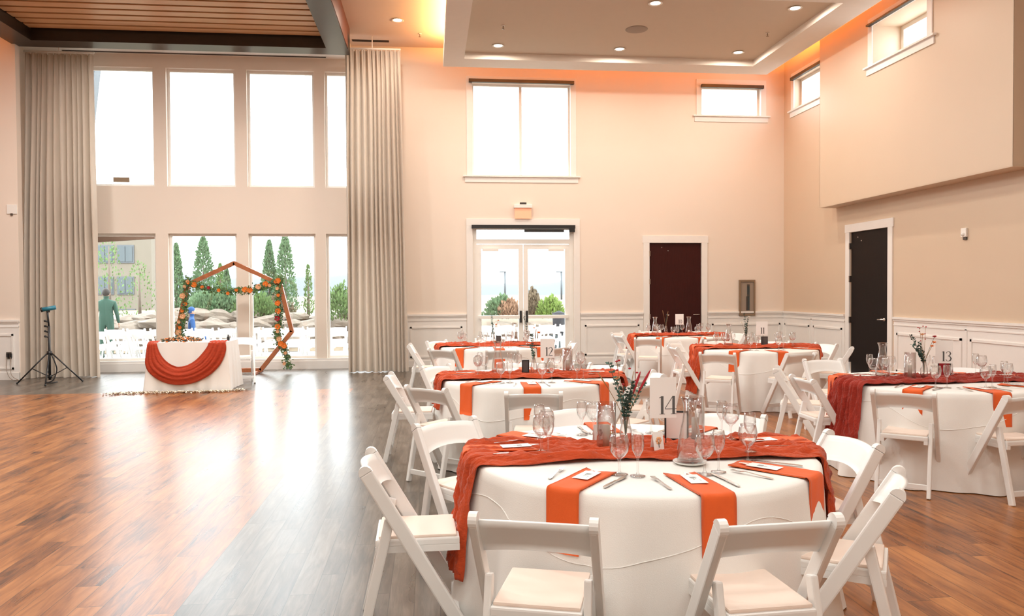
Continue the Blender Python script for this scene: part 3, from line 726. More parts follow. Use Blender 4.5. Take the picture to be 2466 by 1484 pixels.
def picture_frame(loc, rz, label, w=.10, h=.13, mt='card'):
    t = thing('picture_frame', label, 'picture frame', loc, rz)
    b = MB()
    for q in ((-w/2, -w/2+.008, 0, h), (w/2-.008, w/2, 0, h), (-w/2+.008, w/2-.008, 0, .008), (-w/2+.008, w/2-.008, h-.008, h)): b.bx(q[0], q[1], -.006, .006, q[2], q[3])
    b.build('frame', 'black', t)
    b = MB(); b.bx(-w/2+.008, w/2-.008, -.002, .004, .008, h-.008); b.build('picture', mt, t)
    b = MB(); b.bar((0, .004, h*.75), (0, .07, .002), .03, .003, (1, 0, 0)); b.build('easel_back', 'black', t)
    return t
def small_card(loc, rz, label, mt):
    t = thing('botanical_card', label, 'card', loc, rz)
    b = MB(); b.bar((0, 0, .0), (0, .018, .085), .055, .0012, (1, 0, 0)); b.bar((0, .0375, .0), (0, .018, .085), .055, .0012, (1, 0, 0)); b.build('folded_paper', 'card', t)
    b = MB()
    for k in range(6):
        a = k*1.05; b.sphere((.010*math.cos(a), .006, .045+.013*math.sin(a)), .007, 8, 5, (1, .35, 1))
    b.build('flower_drawing', mt, t)
    b = MB(); b.tube([(0, .001, .012), (0, .005, .04)], .0015, 5); b.build('stem_drawing', 'darkgreen', t)
    return t
# ---- bud vase with stems
def bouquet(loc, label, seed, sprigs, h=.40, vh=.14):
    rr = random.Random(seed)
    t = thing('flower_vase', label, 'flower vase', loc)
    b = MB(); b.lathe([(0, 0), (.026, 0), (.030, .01), (.030, vh*.5), (.020, vh*.8), (.017, vh), (.0158, vh), (.0185, vh*.8), (.0285, vh*.5), (.028, .012), (0, .005)], 20); b.build('glass_vase', 'crystal', t)
    for kind, ang, lean, hh in sprigs:
        dx, dy = math.cos(ang)*lean, math.sin(ang)*lean*.6
        P = smooth_pts([(0, 0, .01), (dx*.12, dy*.12, vh), (dx*.5, dy*.5, vh+(hh-vh)*.5), (dx, dy, hh)], 5)
        b = MB(); b.cur = 0; b.tube(P, .0016, 5)
        mats = {'euc': ['darkgreen', 'eucalyptus'], 'dark': ['darkgreen', 'darkgreen'], 'berry': ['stem', 'redflower'], 'grass': ['stem', 'stem'], 'red': ['stem', 'redflower'], 'redhead': ['darkgreen', 'redflower'], 'orange': ['stem', 'orangeflower'], 'peach': ['stem', 'peachflower'], 'cream': ['stem', 'candle']}[kind]
        b.cur = 1
        if kind in ('euc', 'dark'):
            for i in range(5, len(P)):
                for s_ in range(3):
                    a = rr.uniform(0, 6.28); b.leaf(P[i], rr.uniform(.016, .026) if kind == 'euc' else .022, (math.cos(a), math.sin(a)*.7, rr.uniform(.1, .9)), (rr.uniform(-1, 1), -1, rr.uniform(-.3, .6)))
        elif kind == 'berry':
            for k in range(4):
                p = P[-1-k % 3*2] if len(P) > 6 else P[-1]; b.sphere(p+Vector((rr.uniform(-.02, .02), rr.uniform(-.01, .01), rr.uniform(-.01, .015))), .006, 8, 5, (1.3, 1, .8))
        elif kind == 'red': b.tube(P[-6:], [.003, .005, .0065, .0065, .005, .002], 7)
        elif kind == 'grass': b.tube(P[-5:], [.001, .003, .004, .003, .001], 6)
        else:
            c_ = P[-1]
            for k in range(16):
                a = 2.4*k; el = rr.uniform(.1, 1.2); b.leaf(c_+Vector((0, 0, -.004)), .022, (math.cos(a), math.sin(a), el), (rr.uniform(-.3, .3), -.3, 1))
            b.sphere(c_, .010, 10, 6, (1, 1, .7))
        b.build('flower_stem', mats, t)
    return t
# ================================================================== ROUND TABLES
def table_unit(key, cx, cy, tname, desc, phase, seed, nf=11, over=True):
    t = thing('round_table', desc, 'table', (cx, cy, 0), 0, 'round banquet tables')
    rr = random.Random(seed); p1, p2, p3 = [rr.uniform(0, 6.28) for _ in range(3)]
    prof = [(0, TT), (.4, TT), (TR-.04, TT), (TR-.012, TT-.003), (TR+.002, TT-.014)]
    def fn(u, v):
        a = 2*PI*u; k = v*(len(prof)+17)
        i = int(round(v*(len(prof)+17)))
        if i < len(prof): r_, z_ = prof[i]; return (r_*math.cos(a), r_*math.sin(a), z_)
        s_ = (i-len(prof)+1)/18.0; z_ = (TT-.014)*(1-s_)+.006*s_
        fold = math.cos(nf*a+p1+.5*math.sin(2*a+p2))
        fold = (max(0, fold))**1.3*1.0-.28
        r_ = TR+.004+.075*s_+(.095*s_**1.1)*fold*(1+.35*math.sin(3*a+p3)) + .008*s_*math.sin(17*a+p3)
        return (r_*math.cos(a), r_*math.sin(a), z_)
    b = MB(); b.grid(176, len(prof)+18, fn, closeu=True); cl_ = b.build('tablecloth', 'cloth', t)
    nn_ = len(prof)+17; hp = []
    for k in range(145):
        a_ = 2*PI*k/144; zz = .555+.085*math.cos(4*(a_+math.radians(72)))+.012*math.sin(9*a_)
        s0 = 1-(zz-.006)/(TT-.02); p_ = Vector(fn(a_/(2*PI), (len(prof)-1+s0*18)/nn_)); p2_ = Vector(fn(a_/(2*PI), (len(prof)+s0*18)/nn_))
        f_ = 0 if abs(p2_.z-p_.z) < 1e-6 else min(1, max(0, (p_.z-zz)/(p_.z-p2_.z))); q_ = p_.lerp(p2_, f_); hp.append(Vector((q_.x*1.001, q_.y*1.001, zz)))
    b = MB(); b.tube(hp, .0022, 6, False); b.build('overlay_hem', 'cloth', t)
    b = MB(); b.lathe([(0, TT-.03), (TR-.02, TT-.03), (TR-.02, TT-.006), (0, TT-.006)], 48); b.build('tabletop', 'outlet', t)
    return t
def runner(cx, cy, rz, label, seed, L1, L2, w=.46, mt='runner'):
    rr = random.Random(seed); o1, o2 = rr.uniform(0, 50), rr.uniform(0, 50)
    nu, nv = 200, 74
    Ltot = L1+2*TR+L2
    def fn(u, v):
        s_ = -TR-L1+Ltot*u; vv = (v-.5)*2
        ww = w*(.5+.10*noise.noise(Vector((s_*2.2+o1, 0, 0)))+.025*noise.noise(Vector((s_*9, 5+vv, o2))))
        yl = vv*ww+.045*noise.noise(Vector((s_*1.3+o2, 3, 0)))+.010*noise.noise(Vector((s_*6+o2, vv*4, 8)))
        wx = s_*2.0+.5*noise.noise(Vector((s_*2, vv*2, o1)))
        f1 = 1-abs(noise.noise(Vector((wx+o1, vv*4.2, o2))))*2.4
        f2 = 1-abs(noise.noise(Vector((wx*2.1+o2, vv*9.5, o1))))*2.4
        f3 = noise.noise(Vector((s_*14+o1, vv*10, o2+9)))
        bump = .008+.032*max(0, f1)**2+.019*max(0, f2)**2+.006*f3
        bump = max(bump, .004)*(1 if abs(vv) < .93 else .6)
        re = math.sqrt(max(TR*TR-yl*yl, .2))+.010
        if abs(s_) <= re-.015: return (s_, yl, TT+bump)
        d = abs(s_)-(re-.015); sg = 1 if s_ > 0 else -1
        if d < .05:
            a = d/.05*PI/2; R_ = .02+bump; return (sg*(re-.015+R_*math.sin(a)), yl, TT-.02+R_*math.cos(a))
        dd = d-.05
        return (sg*(re+.005+bump+.10*dd/TT), yl*(1-.1*min(dd, .4)), TT-.02-dd)
    b = MB(); b.grid(nu, nv, fn)
    o = b.build('table_runner', mt, None, (cx, cy, 0), rz, solid=.003)
    return tag(o, label, 'table runner', 'gauze table runners')
TAB = {
 '14': dict(c=(1.03, 3.69), t='the nearest table', d='round banquet table in floor-length white cloth, nearest the camera, holding the 14 card', seats=[(-121.6, 1.31, 14), (-83.9, 1.24, -3), (-42.2, 1.15, 9), (3.3, 1.14, 1), (48, 1.25, 0), (93, 1.28, 3), (136.9, 1.29, -12), (-176.1, 1.32, -3)], L=(.52, .40), r=-.02),
 '13': dict(c=(4.35, 6.22), t='the table by the right wall', d='round banquet table in white cloth by the right wall wainscot', seats=[(-135.4, 1.15, 4.5), (-92.8, 1.14, 8), (-48, 1.25, 0), (-3, 1.2, 0), (42, 1.2, 0), (91, 1.86, 0), (132.7, 1.40, 20), (170, 1.12, 8)], L=(.46, .30), r=.03),
 '12': dict(c=(.93, 7.1), t='the table behind the nearest one', d='round banquet table in white cloth right behind the nearest table', seats=[(-96.5, 1.32, -2), (-138, 1.30, 5), (174, 1.32, 3), (133, 1.28, 4), (86, 1.22, 0), (41, 1.2, 0), (-4, 1.2, 0), (-49, 1.25, 0)], L=(.25, .10), r=.02),
 '11': dict(c=(4.47, 10.2), t='the table before the hall corner', d='round banquet table in white cloth before the corner of the hall', seats=[(-131.4, 1.45, 10), (-89.6, 1.31, 14), (-32, 1.22, 0), (12, 1.2, 0), (52, 1.15, 0), (93, 1.2, 0), (138, 1.2, 0), (178, 1.15, 0)], L=(.60, .12), r=-.02),
 '10': dict(c=(4.38, 13.25), t='the table by the brown door', d='round banquet table in white cloth before the dark red-brown door', seats=[(-128.8, 1.36, 22), (-80, 1.2, 0), (-35, 1.2, 0), (8, 1.2, 0), (52, 1.2, 0), (98, 1.2, 0), (140, 1.2, 0), (-170, 1.15, 0)], L=(.24, .10), r=.01),
 '9': dict(c=(.95, 11.35), t='the table by the glass doors', d='round banquet table in white cloth just before the glass double doors', seats=[(-130, 1.25, 0), (-90, 1.2, 0), (-45, 1.2, 0), (0, 1.2, 0), (45, 1.2, 0), (90, 1.2, 0), (135, 1.2, 0), (178, 1.25, 0)], L=(.08, .10), r=0.0),
}
rj = random.Random(11)
for key, T in TAB.items():
    cx, cy = T['c']; tn = T['t']
    table_unit(key, cx, cy, tn, T['d'], 0, int(key)*7)
    runner(cx, cy, T['r'], 'crinkled %s gauze runner draped across %s' % ('deep red' if key == '13' else 'rust-orange', tn), int(key)*3+1, *T['L'], mt='runner_red' if key == '13' else 'runner')
    for az, dist, turn in T['seats']:
        place_chair(cx, cy, az, dist, turn, tn, 'white folding chairs around %s' % tn)
    full = key in ('14', '13', '12')
    NZ = {'14': [-127, -85, -45, 0, 48, 93, 138, 179]}.get(key, [s[0] for s in T['seats']])
    for i, az in enumerate(NZ):
        a = math.radians(az); ux, uy = math.cos(a), math.sin(a); sd = side(az)
        onrun = abs(math.sin(a)) < .35
        zo = TT+.034 if onrun else TT+.002
        k = 1 if key == '14' and az == -127 else 2 if (key == '14' and az == -85) else (i % 2)
        n_ = put(NAP[k], (cx+(TR+.006+(.03 if onrun else 0))*ux, cy+(TR+.006+(.03 if onrun else 0))*uy, zo-.002), a+(rj.uniform(-.08, .08)), 'orange napkin draped over the %s edge of %s' % (sd, tn), 'orange napkins on %s' % tn)
        if full or az < 0:
            put(CRD, (cx+.62*ux, cy+.62*uy, zo+.0125), a+rj.uniform(-.15, .15), 'white menu card at the %s place of %s' % (sd, tn), 'menu cards on %s' % tn)
        px_, py_ = -uy, ux   # to the diner's right
        if full:
            put(FRK, (cx+.62*ux-.145*px_, cy+.62*uy-.145*py_, zo), a+PI/2+rj.uniform(-.2, .2), 'silver fork at the %s place of %s' % (sd, tn), 'forks on %s' % tn)
            put(KNF, (cx+.63*ux+.135*px_, cy+.63*uy+.135*py_, zo), a+PI/2+rj.uniform(-.15, .15), 'silver knife at the %s place of %s' % (sd, tn), 'knives on %s' % tn)
        g1 = a+math.radians(11); g2 = a+math.radians(20)
        rz1 = .50+rj.uniform(-.02, .03)
        def zrun(x, y_): return TT+(.034 if abs(y_) < .24 else .002)
        x1, y1 = rz1*math.cos(g1), rz1*math.sin(g1); x2, y2 = .515*math.cos(g2), .515*math.sin(g2)
        put(GOB, (cx+x1, cy+y1, zrun(x1, y1)), 0, 'clear stemmed water goblet at the %s place of %s' % (sd, tn), 'water goblets on %s' % tn)
        put(FLU, (cx+x2, cy+y2, zrun(x2, y2)), 0, 'clear slim champagne flute at the %s place of %s' % (sd, tn), 'champagne flutes on %s' % tn)
    ra = TT+.034
    if key == '14':
        put(PLT, (cx+.15, cy-.29, TT+.002), 0, 'small white plate under the carafe on %s' % tn, 'small plates')
        put(CAR, (cx+.15, cy-.29, TT+.012), 0, 'clear glass carafe on the small white plate of %s' % tn, 'carafes')
        bouquet((cx-.07, cy+.02, ra), 'bud vase with eucalyptus, red berries and red spikes on the nearest table', 5,
                [('euc', 2.75, .085, .40), ('euc', 2.95, .05, .33), ('berry', 2.5, .05, .41), ('berry', .8, .07, .36), ('red', .35, .085, .36), ('red', .1, .13, .37), ('euc', .2, .10, .30), ('dark', .3, .035, .30), ('dark', .2, .02, .26), ('grass', 2.9, .14, .36), ('peach', 2.8, .045, .33), ('dark', 3.0, .015, .28)], .4)
        number_sign('14', (cx+.108, cy-.02, ra), .02, 'white card table number reading 14 in black on a thin stand', .088, .135, .20, .135)
        picture_frame((cx+.215, cy+.10, ra), -.35, 'small dark framed white print standing behind the 14 card of the nearest table', .12, .15, 'card')
        small_card((cx-.18, cy+.11, ra), .1, 'folded white card with a grey flower drawing on the nearest table', 'ink_soft')
        small_card((cx+.055, cy-.13, ra), .25, 'folded white card with an orange flower drawing on the nearest table', 'peachflower')
        put(HUR, (cx-.18, cy-.03, ra), 0, 'tall clear glass cylinder with candle beside the votive on the nearest table', 'glass candle cylinders')
        put(VOT, (cx-.135, cy+.09, ra), 0, 'small rust votive with gold lid on the nearest table', 'votives')
        b = MB(); b.lathe([(0, 0), (.03, 0), (.034, .015), (.03, .05), (.02, .075), (0, .08)], 14)
        put(HUR, (cx+.32, cy+.12, ra), 0, 'tall clear glass cylinder with candle behind the carafe of the nearest table', 'glass candle cylinders')
    elif key == '13':
        put(PLT, (cx+.20, cy+.14, ra), 0, 'small white plate under the carafe on %s' % tn, 'small plates')
        put(CAR, (cx+.20, cy+.14, ra+.01), 0, 'clear glass carafe on the small white plate of %s' % tn, 'carafes')
        put(CAR, (cx-.42, cy+.10, ra), 0, 'clear glass carafe standing on the left of %s' % tn, 'carafes')
        bouquet((cx-.10, cy+.0, ra), 'bud vase with dark greenery, red and orange blooms on the table by the right wall', 9,
                [('dark', 2.6, .10, .34), ('dark', 2.9, .12, .36), ('dark', 2.3, .05, .30), ('euc', 2.8, .10, .28), ('dark', 3.0, .07, .24), ('dark', 2.0, .03, .26), ('berry', 2.2, .05, .43), ('berry', 1.0, .05, .43), ('redhead', .1, .10, .35), ('orange', .1, .075, .27), ('orange', .3, .11, .30), ('peach', 1.8, .03, .37)], .4)
        number_sign('13', (cx+.10, cy+.02, ra), -.35, 'white card table number reading 13 in black beside the dark bouquet', .085, .14, .20, .115)
        picture_frame((cx+.13, cy+.06, ra), -.45, 'small dark framed red print on the table by the right wall', .10, .13, 'redflower')
        put(HUR, (cx-.25, cy-.03, ra), 0, 'tall clear glass cylinder with candle on %s' % tn, 'glass candle cylinders')
    elif key == '12':
        number_sign('12', (cx+.16, cy+.0, ra), .0, 'white card table number reading 12 in grey before the glass doors', .08, .13, .18, .14)
        picture_frame((cx-.04, cy+.05, ra), .2, 'small black framed print beside the vase behind the nearest table', .07, .12, 'ink')
        bouquet((cx+.03, cy-.02, ra), 'bud vase with a tall dark sprig and orange bloom behind the nearest table', 13,
                [('dark', 2.9, .02, .36), ('euc', 2.5, .03, .26), ('orange', .2, .05, .38), ('grass', 1.0, .05, .42)], .4)
        put(CAR, (cx-.30, cy+.05, ra), 0, 'clear glass carafe on %s' % tn, 'carafes')
        put(HUR, (cx+.36, cy+.05, ra), 0, 'tall clear glass cylinder with candle on %s' % tn, 'glass candle cylinders')
    elif key == '11':
        number_sign('11', (cx+.10, cy, ra), -.1, 'white card table number reading 11 in black beside a dark sprig', .085, .16, .19, .14)
        picture_frame((cx+.15, cy+.03, ra), -.2, 'small dark framed print on the table before the hall corner', .09, .12, 'ink')
        bouquet((cx-.13, cy, ra), 'bud vase with tall dark green sprigs and cream bloom before the hall corner', 17,
                [('dark', 2.9, .02, .44), ('dark', .3, .03, .36), ('cream', .3, .05, .40), ('dark', 1, .02, .30), ('cream', 3.0, .06, .32)], .4)
        put(CAR, (cx-.36, cy+.05, ra), 0, 'clear glass carafe on %s' % tn, 'carafes')
    elif key == '10':
        number_sign('10', (cx+.03, cy, ra), -.05, 'white card table number on the table before the dark red-brown door', .07, .15, .19, .16)
        picture_frame((cx+.0, cy+.03, ra), .1, 'small dark framed print on the table by the brown door', .10, .13, 'ink')
        bouquet((cx-.22, cy, ra), 'bud vase with thin dry sprigs before the brown door', 19, [('grass', 2.7, .06, .42), ('dark', .5, .03, .34), ('grass', .6, .06, .40), ('cream', .2, .05, .33)], .4)
        put(CAR, (cx-.40, cy+.05, ra), 0, 'clear glass carafe on the left of %s' % tn, 'carafes')
        put(CAR, (cx+.22, cy+.05, ra), 0, 'clear glass carafe on the right of %s' % tn, 'carafes')
    else:
        picture_frame((cx+.06, cy+.0, ra), .1, 'small black framed print on the table before the glass doors', .07, .11, 'ink')
        bouquet((cx-.02, cy-.05, ra), 'bud vase with green sprig and curled orange bloom before the glass doors', 23,
                [('euc', 2.6, .02, .40), ('orange', .3, .08, .34), ('orange', .5, .05, .28), ('dark', 2.8, .02, .30)], .4)
        bouquet((cx+.50, cy+.02, ra), 'bud vase with thin dark sprig and yellow bloom right of the far table centre', 29,
                [('dark', 2.9, .05, .38), ('orange', .1, .10, .22), ('grass', .2, .04, .30)], .4)
        put(CAR, (cx+.30, cy+.05, ra), 0, 'clear glass carafe on %s' % tn, 'carafes')
# a chair of a further table, just showing at the right edge of the photo
place_chair(4.35, 2.9, 150, 1.2, 0, 'unseen table', 'white folding chairs beyond the right edge', 'white folding chair cut off by the right edge of the photo, only its foot showing')

# ================================================================== SWEETHEART TABLE
SX0, SX1, SY0, SY1, SZ = -4.42, -3.25, 12.70, 13.42, .775
st = thing('sweetheart_table', 'small rectangular table in floor-length white pleated cloth with rust swag', 'table', ((SX0+SX1)/2, (SY0+SY1)/2, 0))
hx, hy = (SX1-SX0)/2, (SY1-SY0)/2
def sq(u, v):
    per = 2*(hx+hy)*2; d = u*per; pts = [(-hx, -hy), (hx, -hy), (hx, hy), (-hx, hy)]; Ls = [2*hx, 2*hy, 2*hx, 2*hy]; k = 0
    while k < 3 and d > Ls[k]: d -= Ls[k]; k += 1
    p, q = Vector(pts[k]), Vector(pts[(k+1) % 4]); f = min(1, d/Ls[k]); c_ = p.lerp(q, f); nrm = Vector([(0, -1), (1, 0), (0, 1), (-1, 0)][k])
    corner = min(f, 1-f)*Ls[k]; cb = max(0, 1-corner/.12)
    s_ = v
    out = .012+s_*(.045+.05*cb)+.012*s_*math.sin(u*per*26+math.sin(u*31)*1.3)
    nn = (c_.normalized()*cb*1.2+nrm*(1-cb)).normalized()
    return (c_.x+nn.x*out, c_.y+nn.y*out, SZ*(1-s_)+.004*s_)
b = MB(); b.grid(260, 14, sq, closeu=True); b.add([(-hx-.012, -hy-.012, SZ), (hx+.012, -hy-.012, SZ), (hx+.012, hy+.012, SZ), (-hx-.012, hy+.012, SZ)], [(0, 1, 2, 3)])
b.build('tablecloth', 'cloth', st)
b = MB(); b.bx(-hx, hx, -hy, hy, SZ-.03, SZ-.004); b.build('tabletop', 'outlet', st)
# swag (outer and inner edge of the hanging band, in metres on the table front)
OUT = [(-4.44, .80), (-4.46, .62), (-4.47, .44), (-4.40, .30), (-4.22, .17), (-3.99, .11), (-3.72, .14), (-3.47, .27), (-3.31, .45), (-3.24, .66), (-3.26, .80)]
INN = [(-4.31, .80), (-4.27, .66), (-4.20, .54), (-4.12, .46), (-4.05, .42), (-3.96, .395), (-3.83, .42), (-3.70, .50), (-3.60, .61), (-3.53, .71), (-3.50, .80)]
OUTs = smooth_pts([(a, 0, c_) for a, c_ in OUT], 8); INNs = smooth_pts([(a, 0, c_) for a, c_ in INN], 8)
def swf(u, v):
    k = u*(len(OUTs)-1); i = min(int(k), len(OUTs)-2); f = k-i
    o = OUTs[i].lerp(OUTs[i+1], f); n2 = INNs[i].lerp(INNs[i+1], f); p = o.lerp(n2, v)
    s_ = max(0, 1-p.z/SZ)
    y = SY0-.022-s_*.075-.045*math.sin(PI*v)*(.35+.65*math.sin(PI*u))-.012*noise.noise(Vector((v*16, u*4, 3)))-.006*math.sin(v*26)
    z = p.z
    if p.z > SZ-.005: y = SY0+.02-(.05 if False else 0)+(p.z-SZ+.005)*6*.9; z = SZ+.012+.01*abs(math.sin(v*13))
    return (p.x, y, z)
b = MB(); b.grid(90, 30, swf); o = b.build('rust_swag', 'swag', None, (0, 0, 0), 0, solid=.004)
tag(o, 'rust-orange gauze swag hanging in a crescent on the sweetheart table front', 'fabric swag')
# flower garland on the table
t = thing('table_floral_runner', 'low dried flower garland in orange and brown on the sweetheart table', 'flowers', (-3.95, 12.78, SZ+.003))
rr = random.Random(3); b = MB(); b.cur = 0
for k in range(420):
    x = rr.uniform(-.30, .30); a = rr.uniform(0, 6.28); b.cur = rr.choice([0, 0, 1, 2, 3]); b.leaf((x, rr.uniform(-.04, .04), rr.uniform(.004, .075*(1-abs(x)*2)+.015)), rr.uniform(.03, .05), (math.cos(a), math.sin(a), rr.uniform(-.1, .8)), (rr.uniform(-1, 1), -1, .5))
b.build('blossoms', ['darkgreen', 'peachflower', 'stem', 'orangeflower'], t)
for x, l in ((-4.12, 'left'), (-3.30, 'right')):
    b = MB(); b.lathe([(0, 0), (.022, 0), (.024, .05), (.012, .07), (.010, .10), (0, .10)], 12)
    tag(b.build('small_bottle', 'black' if x > -4 else 'darkgreen', None, (x, 13.05, SZ+.001)), 'small dark bottle on the %s of the sweetheart table' % l, 'bottle')
# petals
b = MB(); rr = random.Random(8)
for k in range(1000):
    a = rr.uniform(0, 1); x = -4.95+1.95*a+rr.gauss(0, .05); y = 12.46+.16*a+rr.gauss(0, .08)
    if SX0-.1 < x < SX1+.1 and y > SY0-.12: y = SY0-.13-rr.random()*.12
    an = rr.uniform(0, 6.28); b.leaf((x, y, .002+rr.random()*.006), rr.uniform(.03, .055), (math.cos(an), math.sin(an), .5), (0, .2, 1))
tag(b.build('scattered_petals', 'petal'), 'scattered pale flower petals on the floor before the sweetheart table', 'petals', None, 'stuff')
# chair behind the sweetheart table
for i, (x, y, rz, l) in enumerate(((-3.26, 13.75, PI+.25, 'white folding chair behind the right end of the sweetheart table'),)):
    dup(CH0, (x, y, 0), rz, l, 'chairs at the sweetheart table')

# ================================================================== HEPTAGON ARCH
ar = thing('heptagon_arch', 'brown wooden heptagon wedding arch standing before the tall windows', 'wedding arch', (-3.74, 15.3, 0))
R7 = 1.10; z0 = 1.035; V7 = [(R7*math.sin(2*PI*k/7), z0+R7*math.cos(2*PI*k/7)*.99) for k in range(7)]
for k in range(7):
    a, c_ = V7[k], V7[(k+1) % 7]; b = MB(); d = Vector((c_[0]-a[0], 0, c_[1]-a[1])).normalized()*.012
    b.bar((a[0]-d.x, 0, a[1]-d.z+.012), (c_[0]+d.x, 0, c_[1]+d.z+.012), .078, .085, (-d.z, 0, d.x), .004); b.build('timber', 'archwood', ar)
for sx in (-.42, .42):
    b = MB(); b.bx(sx-.03, sx+.03, -.35, .35, .002, .052, .004); b.build('foot', 'archwood', ar)
def garland(label, P, seed, r=.065, dens=26, fl=(.0, .0)):
    rr = random.Random(seed); P = smooth_pts(P, 8)
    t = thing('flower_garland', label, 'garland', (0, 0, 0), 0, 'flower garlands on the arch')
    b = MB(); b.tube(P, .008, 6); b.cur = 0
    for p in P:
        for k in range(dens):
            a = rr.uniform(0, 6.28); q = p+Vector((rr.gauss(0, r*.5), rr.gauss(0, r*.4), rr.gauss(0, r*.5))); b.cur = rr.choice([0, 0, 1])
            b.leaf(q, rr.uniform(.03, .055), (math.cos(a), rr.uniform(-.5, .5), math.sin(a)), (rr.uniform(-.5, .5), -1, rr.uniform(-.5, .5)))
    b.build('leaves', ['shrub', 'green'], t)
    step = 3
    for i in range(1, len(P)-1, step):
        big = rr.random() < .3; c_ = P[i]+Vector((rr.gauss(0, .02), -.045, rr.gauss(0, .025))); mt = rr.choice(['orangeflower', 'orangeflower', 'peachflower', 'redflower' if rr.random() < .3 else 'peachflower'])
        f = MB(); rad = .055 if big else .034
        for k in range(26):
            a = 2.4*k; rr_ = rad*math.sqrt(k/26); f.leaf(c_+Vector((rr_*math.cos(a)*.5, -.012+.02*k/26, rr_*math.sin(a)*.5)), rad*.75, (math.cos(a), -.4, math.sin(a)), (rr.uniform(-.2, .2), -1, rr.uniform(-.2, .2)))
        f.sphere(c_, rad*.45, 8, 5, (1, .6, 1))
        f.build('blossom', mt, t)
ax, ay = -3.74, 15.26
garland('green and orange flower garland swagged across the top of the arch', [(ax-.86, ay, 1.78), (ax-.55, ay, 1.66), (ax-.1, ay, 1.60), (ax+.3, ay, 1.62), (ax+.62, ay, 1.70), (ax+.86, ay, 1.80)], 31)
garland('green and orange flower garland trailing down the right of the arch', [(ax+.87, ay, 1.82), (ax+.82, ay, 1.45), (ax+.84, ay, 1.05), (ax+.80, ay, .70), (ax+.93, ay-.02, .48), (ax+1.02, ay-.03, .12)], 37)
garland('green and orange flower garland trailing down the left of the arch', [(ax-.86, ay, 1.82), (ax-.90, ay, 1.45), (ax-.95, ay, 1.10), (ax-1.0, ay, .85), (ax-1.02, ay-.03, .66)], 41)

# ================================================================== LIGHT STAND
ls = thing('light_stand', 'black tripod light stand with blue lamp head before the left curtain', 'light stand', (-6.62, 14.2, 0), .3)
b = MB(); b.tube([(0, 0, .06), (0, 0, 1.0)], .022, 10); b.tube([(0, 0, 1.0), (-.02, 0, 1.27)], .016, 10); b.build('pole', 'black', ls)
b = MB(); b.lathe([(.0, .50), (.04, .50), (.04, .56), (0, .56)], 12); b.lathe([(0, .09), (.034, .09), (.034, .14), (0, .14)], 12); b.build('collar', 'black', ls)
for k in range(3):
    a = [PI*.97, -.02, -PI/2][k]; ca, sa = math.cos(a), math.sin(a)
    b = MB(); b.tube([(.03*ca, .03*sa, .53), (.50*ca, .50*sa, .015)], .012, 8); b.tube([(.02*ca, .02*sa, .12), (.27*ca, .27*sa, .265)], .008, 6); lg = b.build('leg', 'black', ls)
    b = MB(); b.sphere((.50*ca, .50*sa, .018), .018, 8, 6); b.build('rubber_foot', 'black', lg)
for k in range(4):
    b = MB(); z = .80+.09*k; b.tube([(0, 0, z), (-.05, -.02, z+.02)], .014, 8); b.sphere((-.055, -.022, z+.022), .02, 8, 6); b.build('clamp_knob', 'black', ls)
b = MB(); b.tube(smooth_pts([(.03, 0, .5), (.08, -.03, .38), (.11, -.02, .22), (.05, -.04, .05), (-.06, -.06, .02), (.04, -.12, .015), (.12, -.04, .02)]), .011, 6); b.build('coiled_cable', 'black', ls)
b = MB(); b.tube([(-.11, 0, 1.285), (.11, .0, 1.325)], .038, 14); hd = b.build('lamp_head', 'blue_device', ls)
b = MB(); b.tube([(-.118, 0, 1.283), (-.09, 0, 1.289)], .042, 14); b.build('front_cap', 'black', hd)
b = MB(); b.bx(-.02, .02, -.02, .02, 1.24, 1.28); b.build('swivel_bracket', 'black', ls)

# ================================================================== OUTSIDE
g = MB(); g.add([(-60, YB+WT, -.08), (60, YB+WT, -.08), (60, 24, -.08), (-60, 24, -.08)], [(0, 1, 2, 3)]); struct(g.build('patio_ground', 'paving'))
g = MB()
def terr(u, v):
    x = -90+180*u; y = 21.9+150*v; return (x, y, -.08+.85*min(1, v*60)-.0*v+.15*noise.noise(Vector((x*.1, y*.1, 0))))
g.grid(60, 121, terr); struct(g.build('garden_ground', 'drygrass'))
g = MB()
def hillf(u, v):
    x = -700+1400*u; return (x, 900+60*v, -5+(26+22*noise.noise(Vector((x*.004, 0, 7)))+5*noise.noise(Vector((x*.02, 0, 3))))*math.sin(PI/2*min(1, v*1.6)))
g.grid(120, 8, hillf); struct(g.build('distant_hills', 'hill'))
def seen_through(x, y):
    q = Vector((x, y, .6-CAM_Z)); px = 1233+F_PX*q.dot(rgt)/q.dot(fwd)
    for a_, b_, n_ in ((225, 385, 'the leftmost tall window'), (385, 582, 'the second tall window'), (582, 772, 'the third tall window'), (772, 865, 'the fourth tall window'), (1125, 1255, 'the left glass door leaf'), (1255, 1385, 'the right glass door leaf')):
        if a_ <= px < b_: return n_
    return None
# patio chairs in rows behind the glass
rowx = []
for r_i, (yy, x0, x1, rz, nm) in enumerate(((17.75, -7.3, 3.4, 0.0, 'first'), (18.75, -7.5, 3.6, 0.0, 'second'), (19.75, -7.6, 3.6, 0.0, 'third'))):
    x = x0; i = 0
    while x < x1:
        wn_ = seen_through(x, yy)
        if wn_:
            dup(CH0, (x, yy+rr.uniform(-.04, .04), -.08), rz+rr.uniform(-.08, .08), 'white folding chair in the %s outdoor row seen through %s' % (nm, wn_), 'white folding chairs in the %s ceremony row outside' % nm)
        x += .53; i += 1
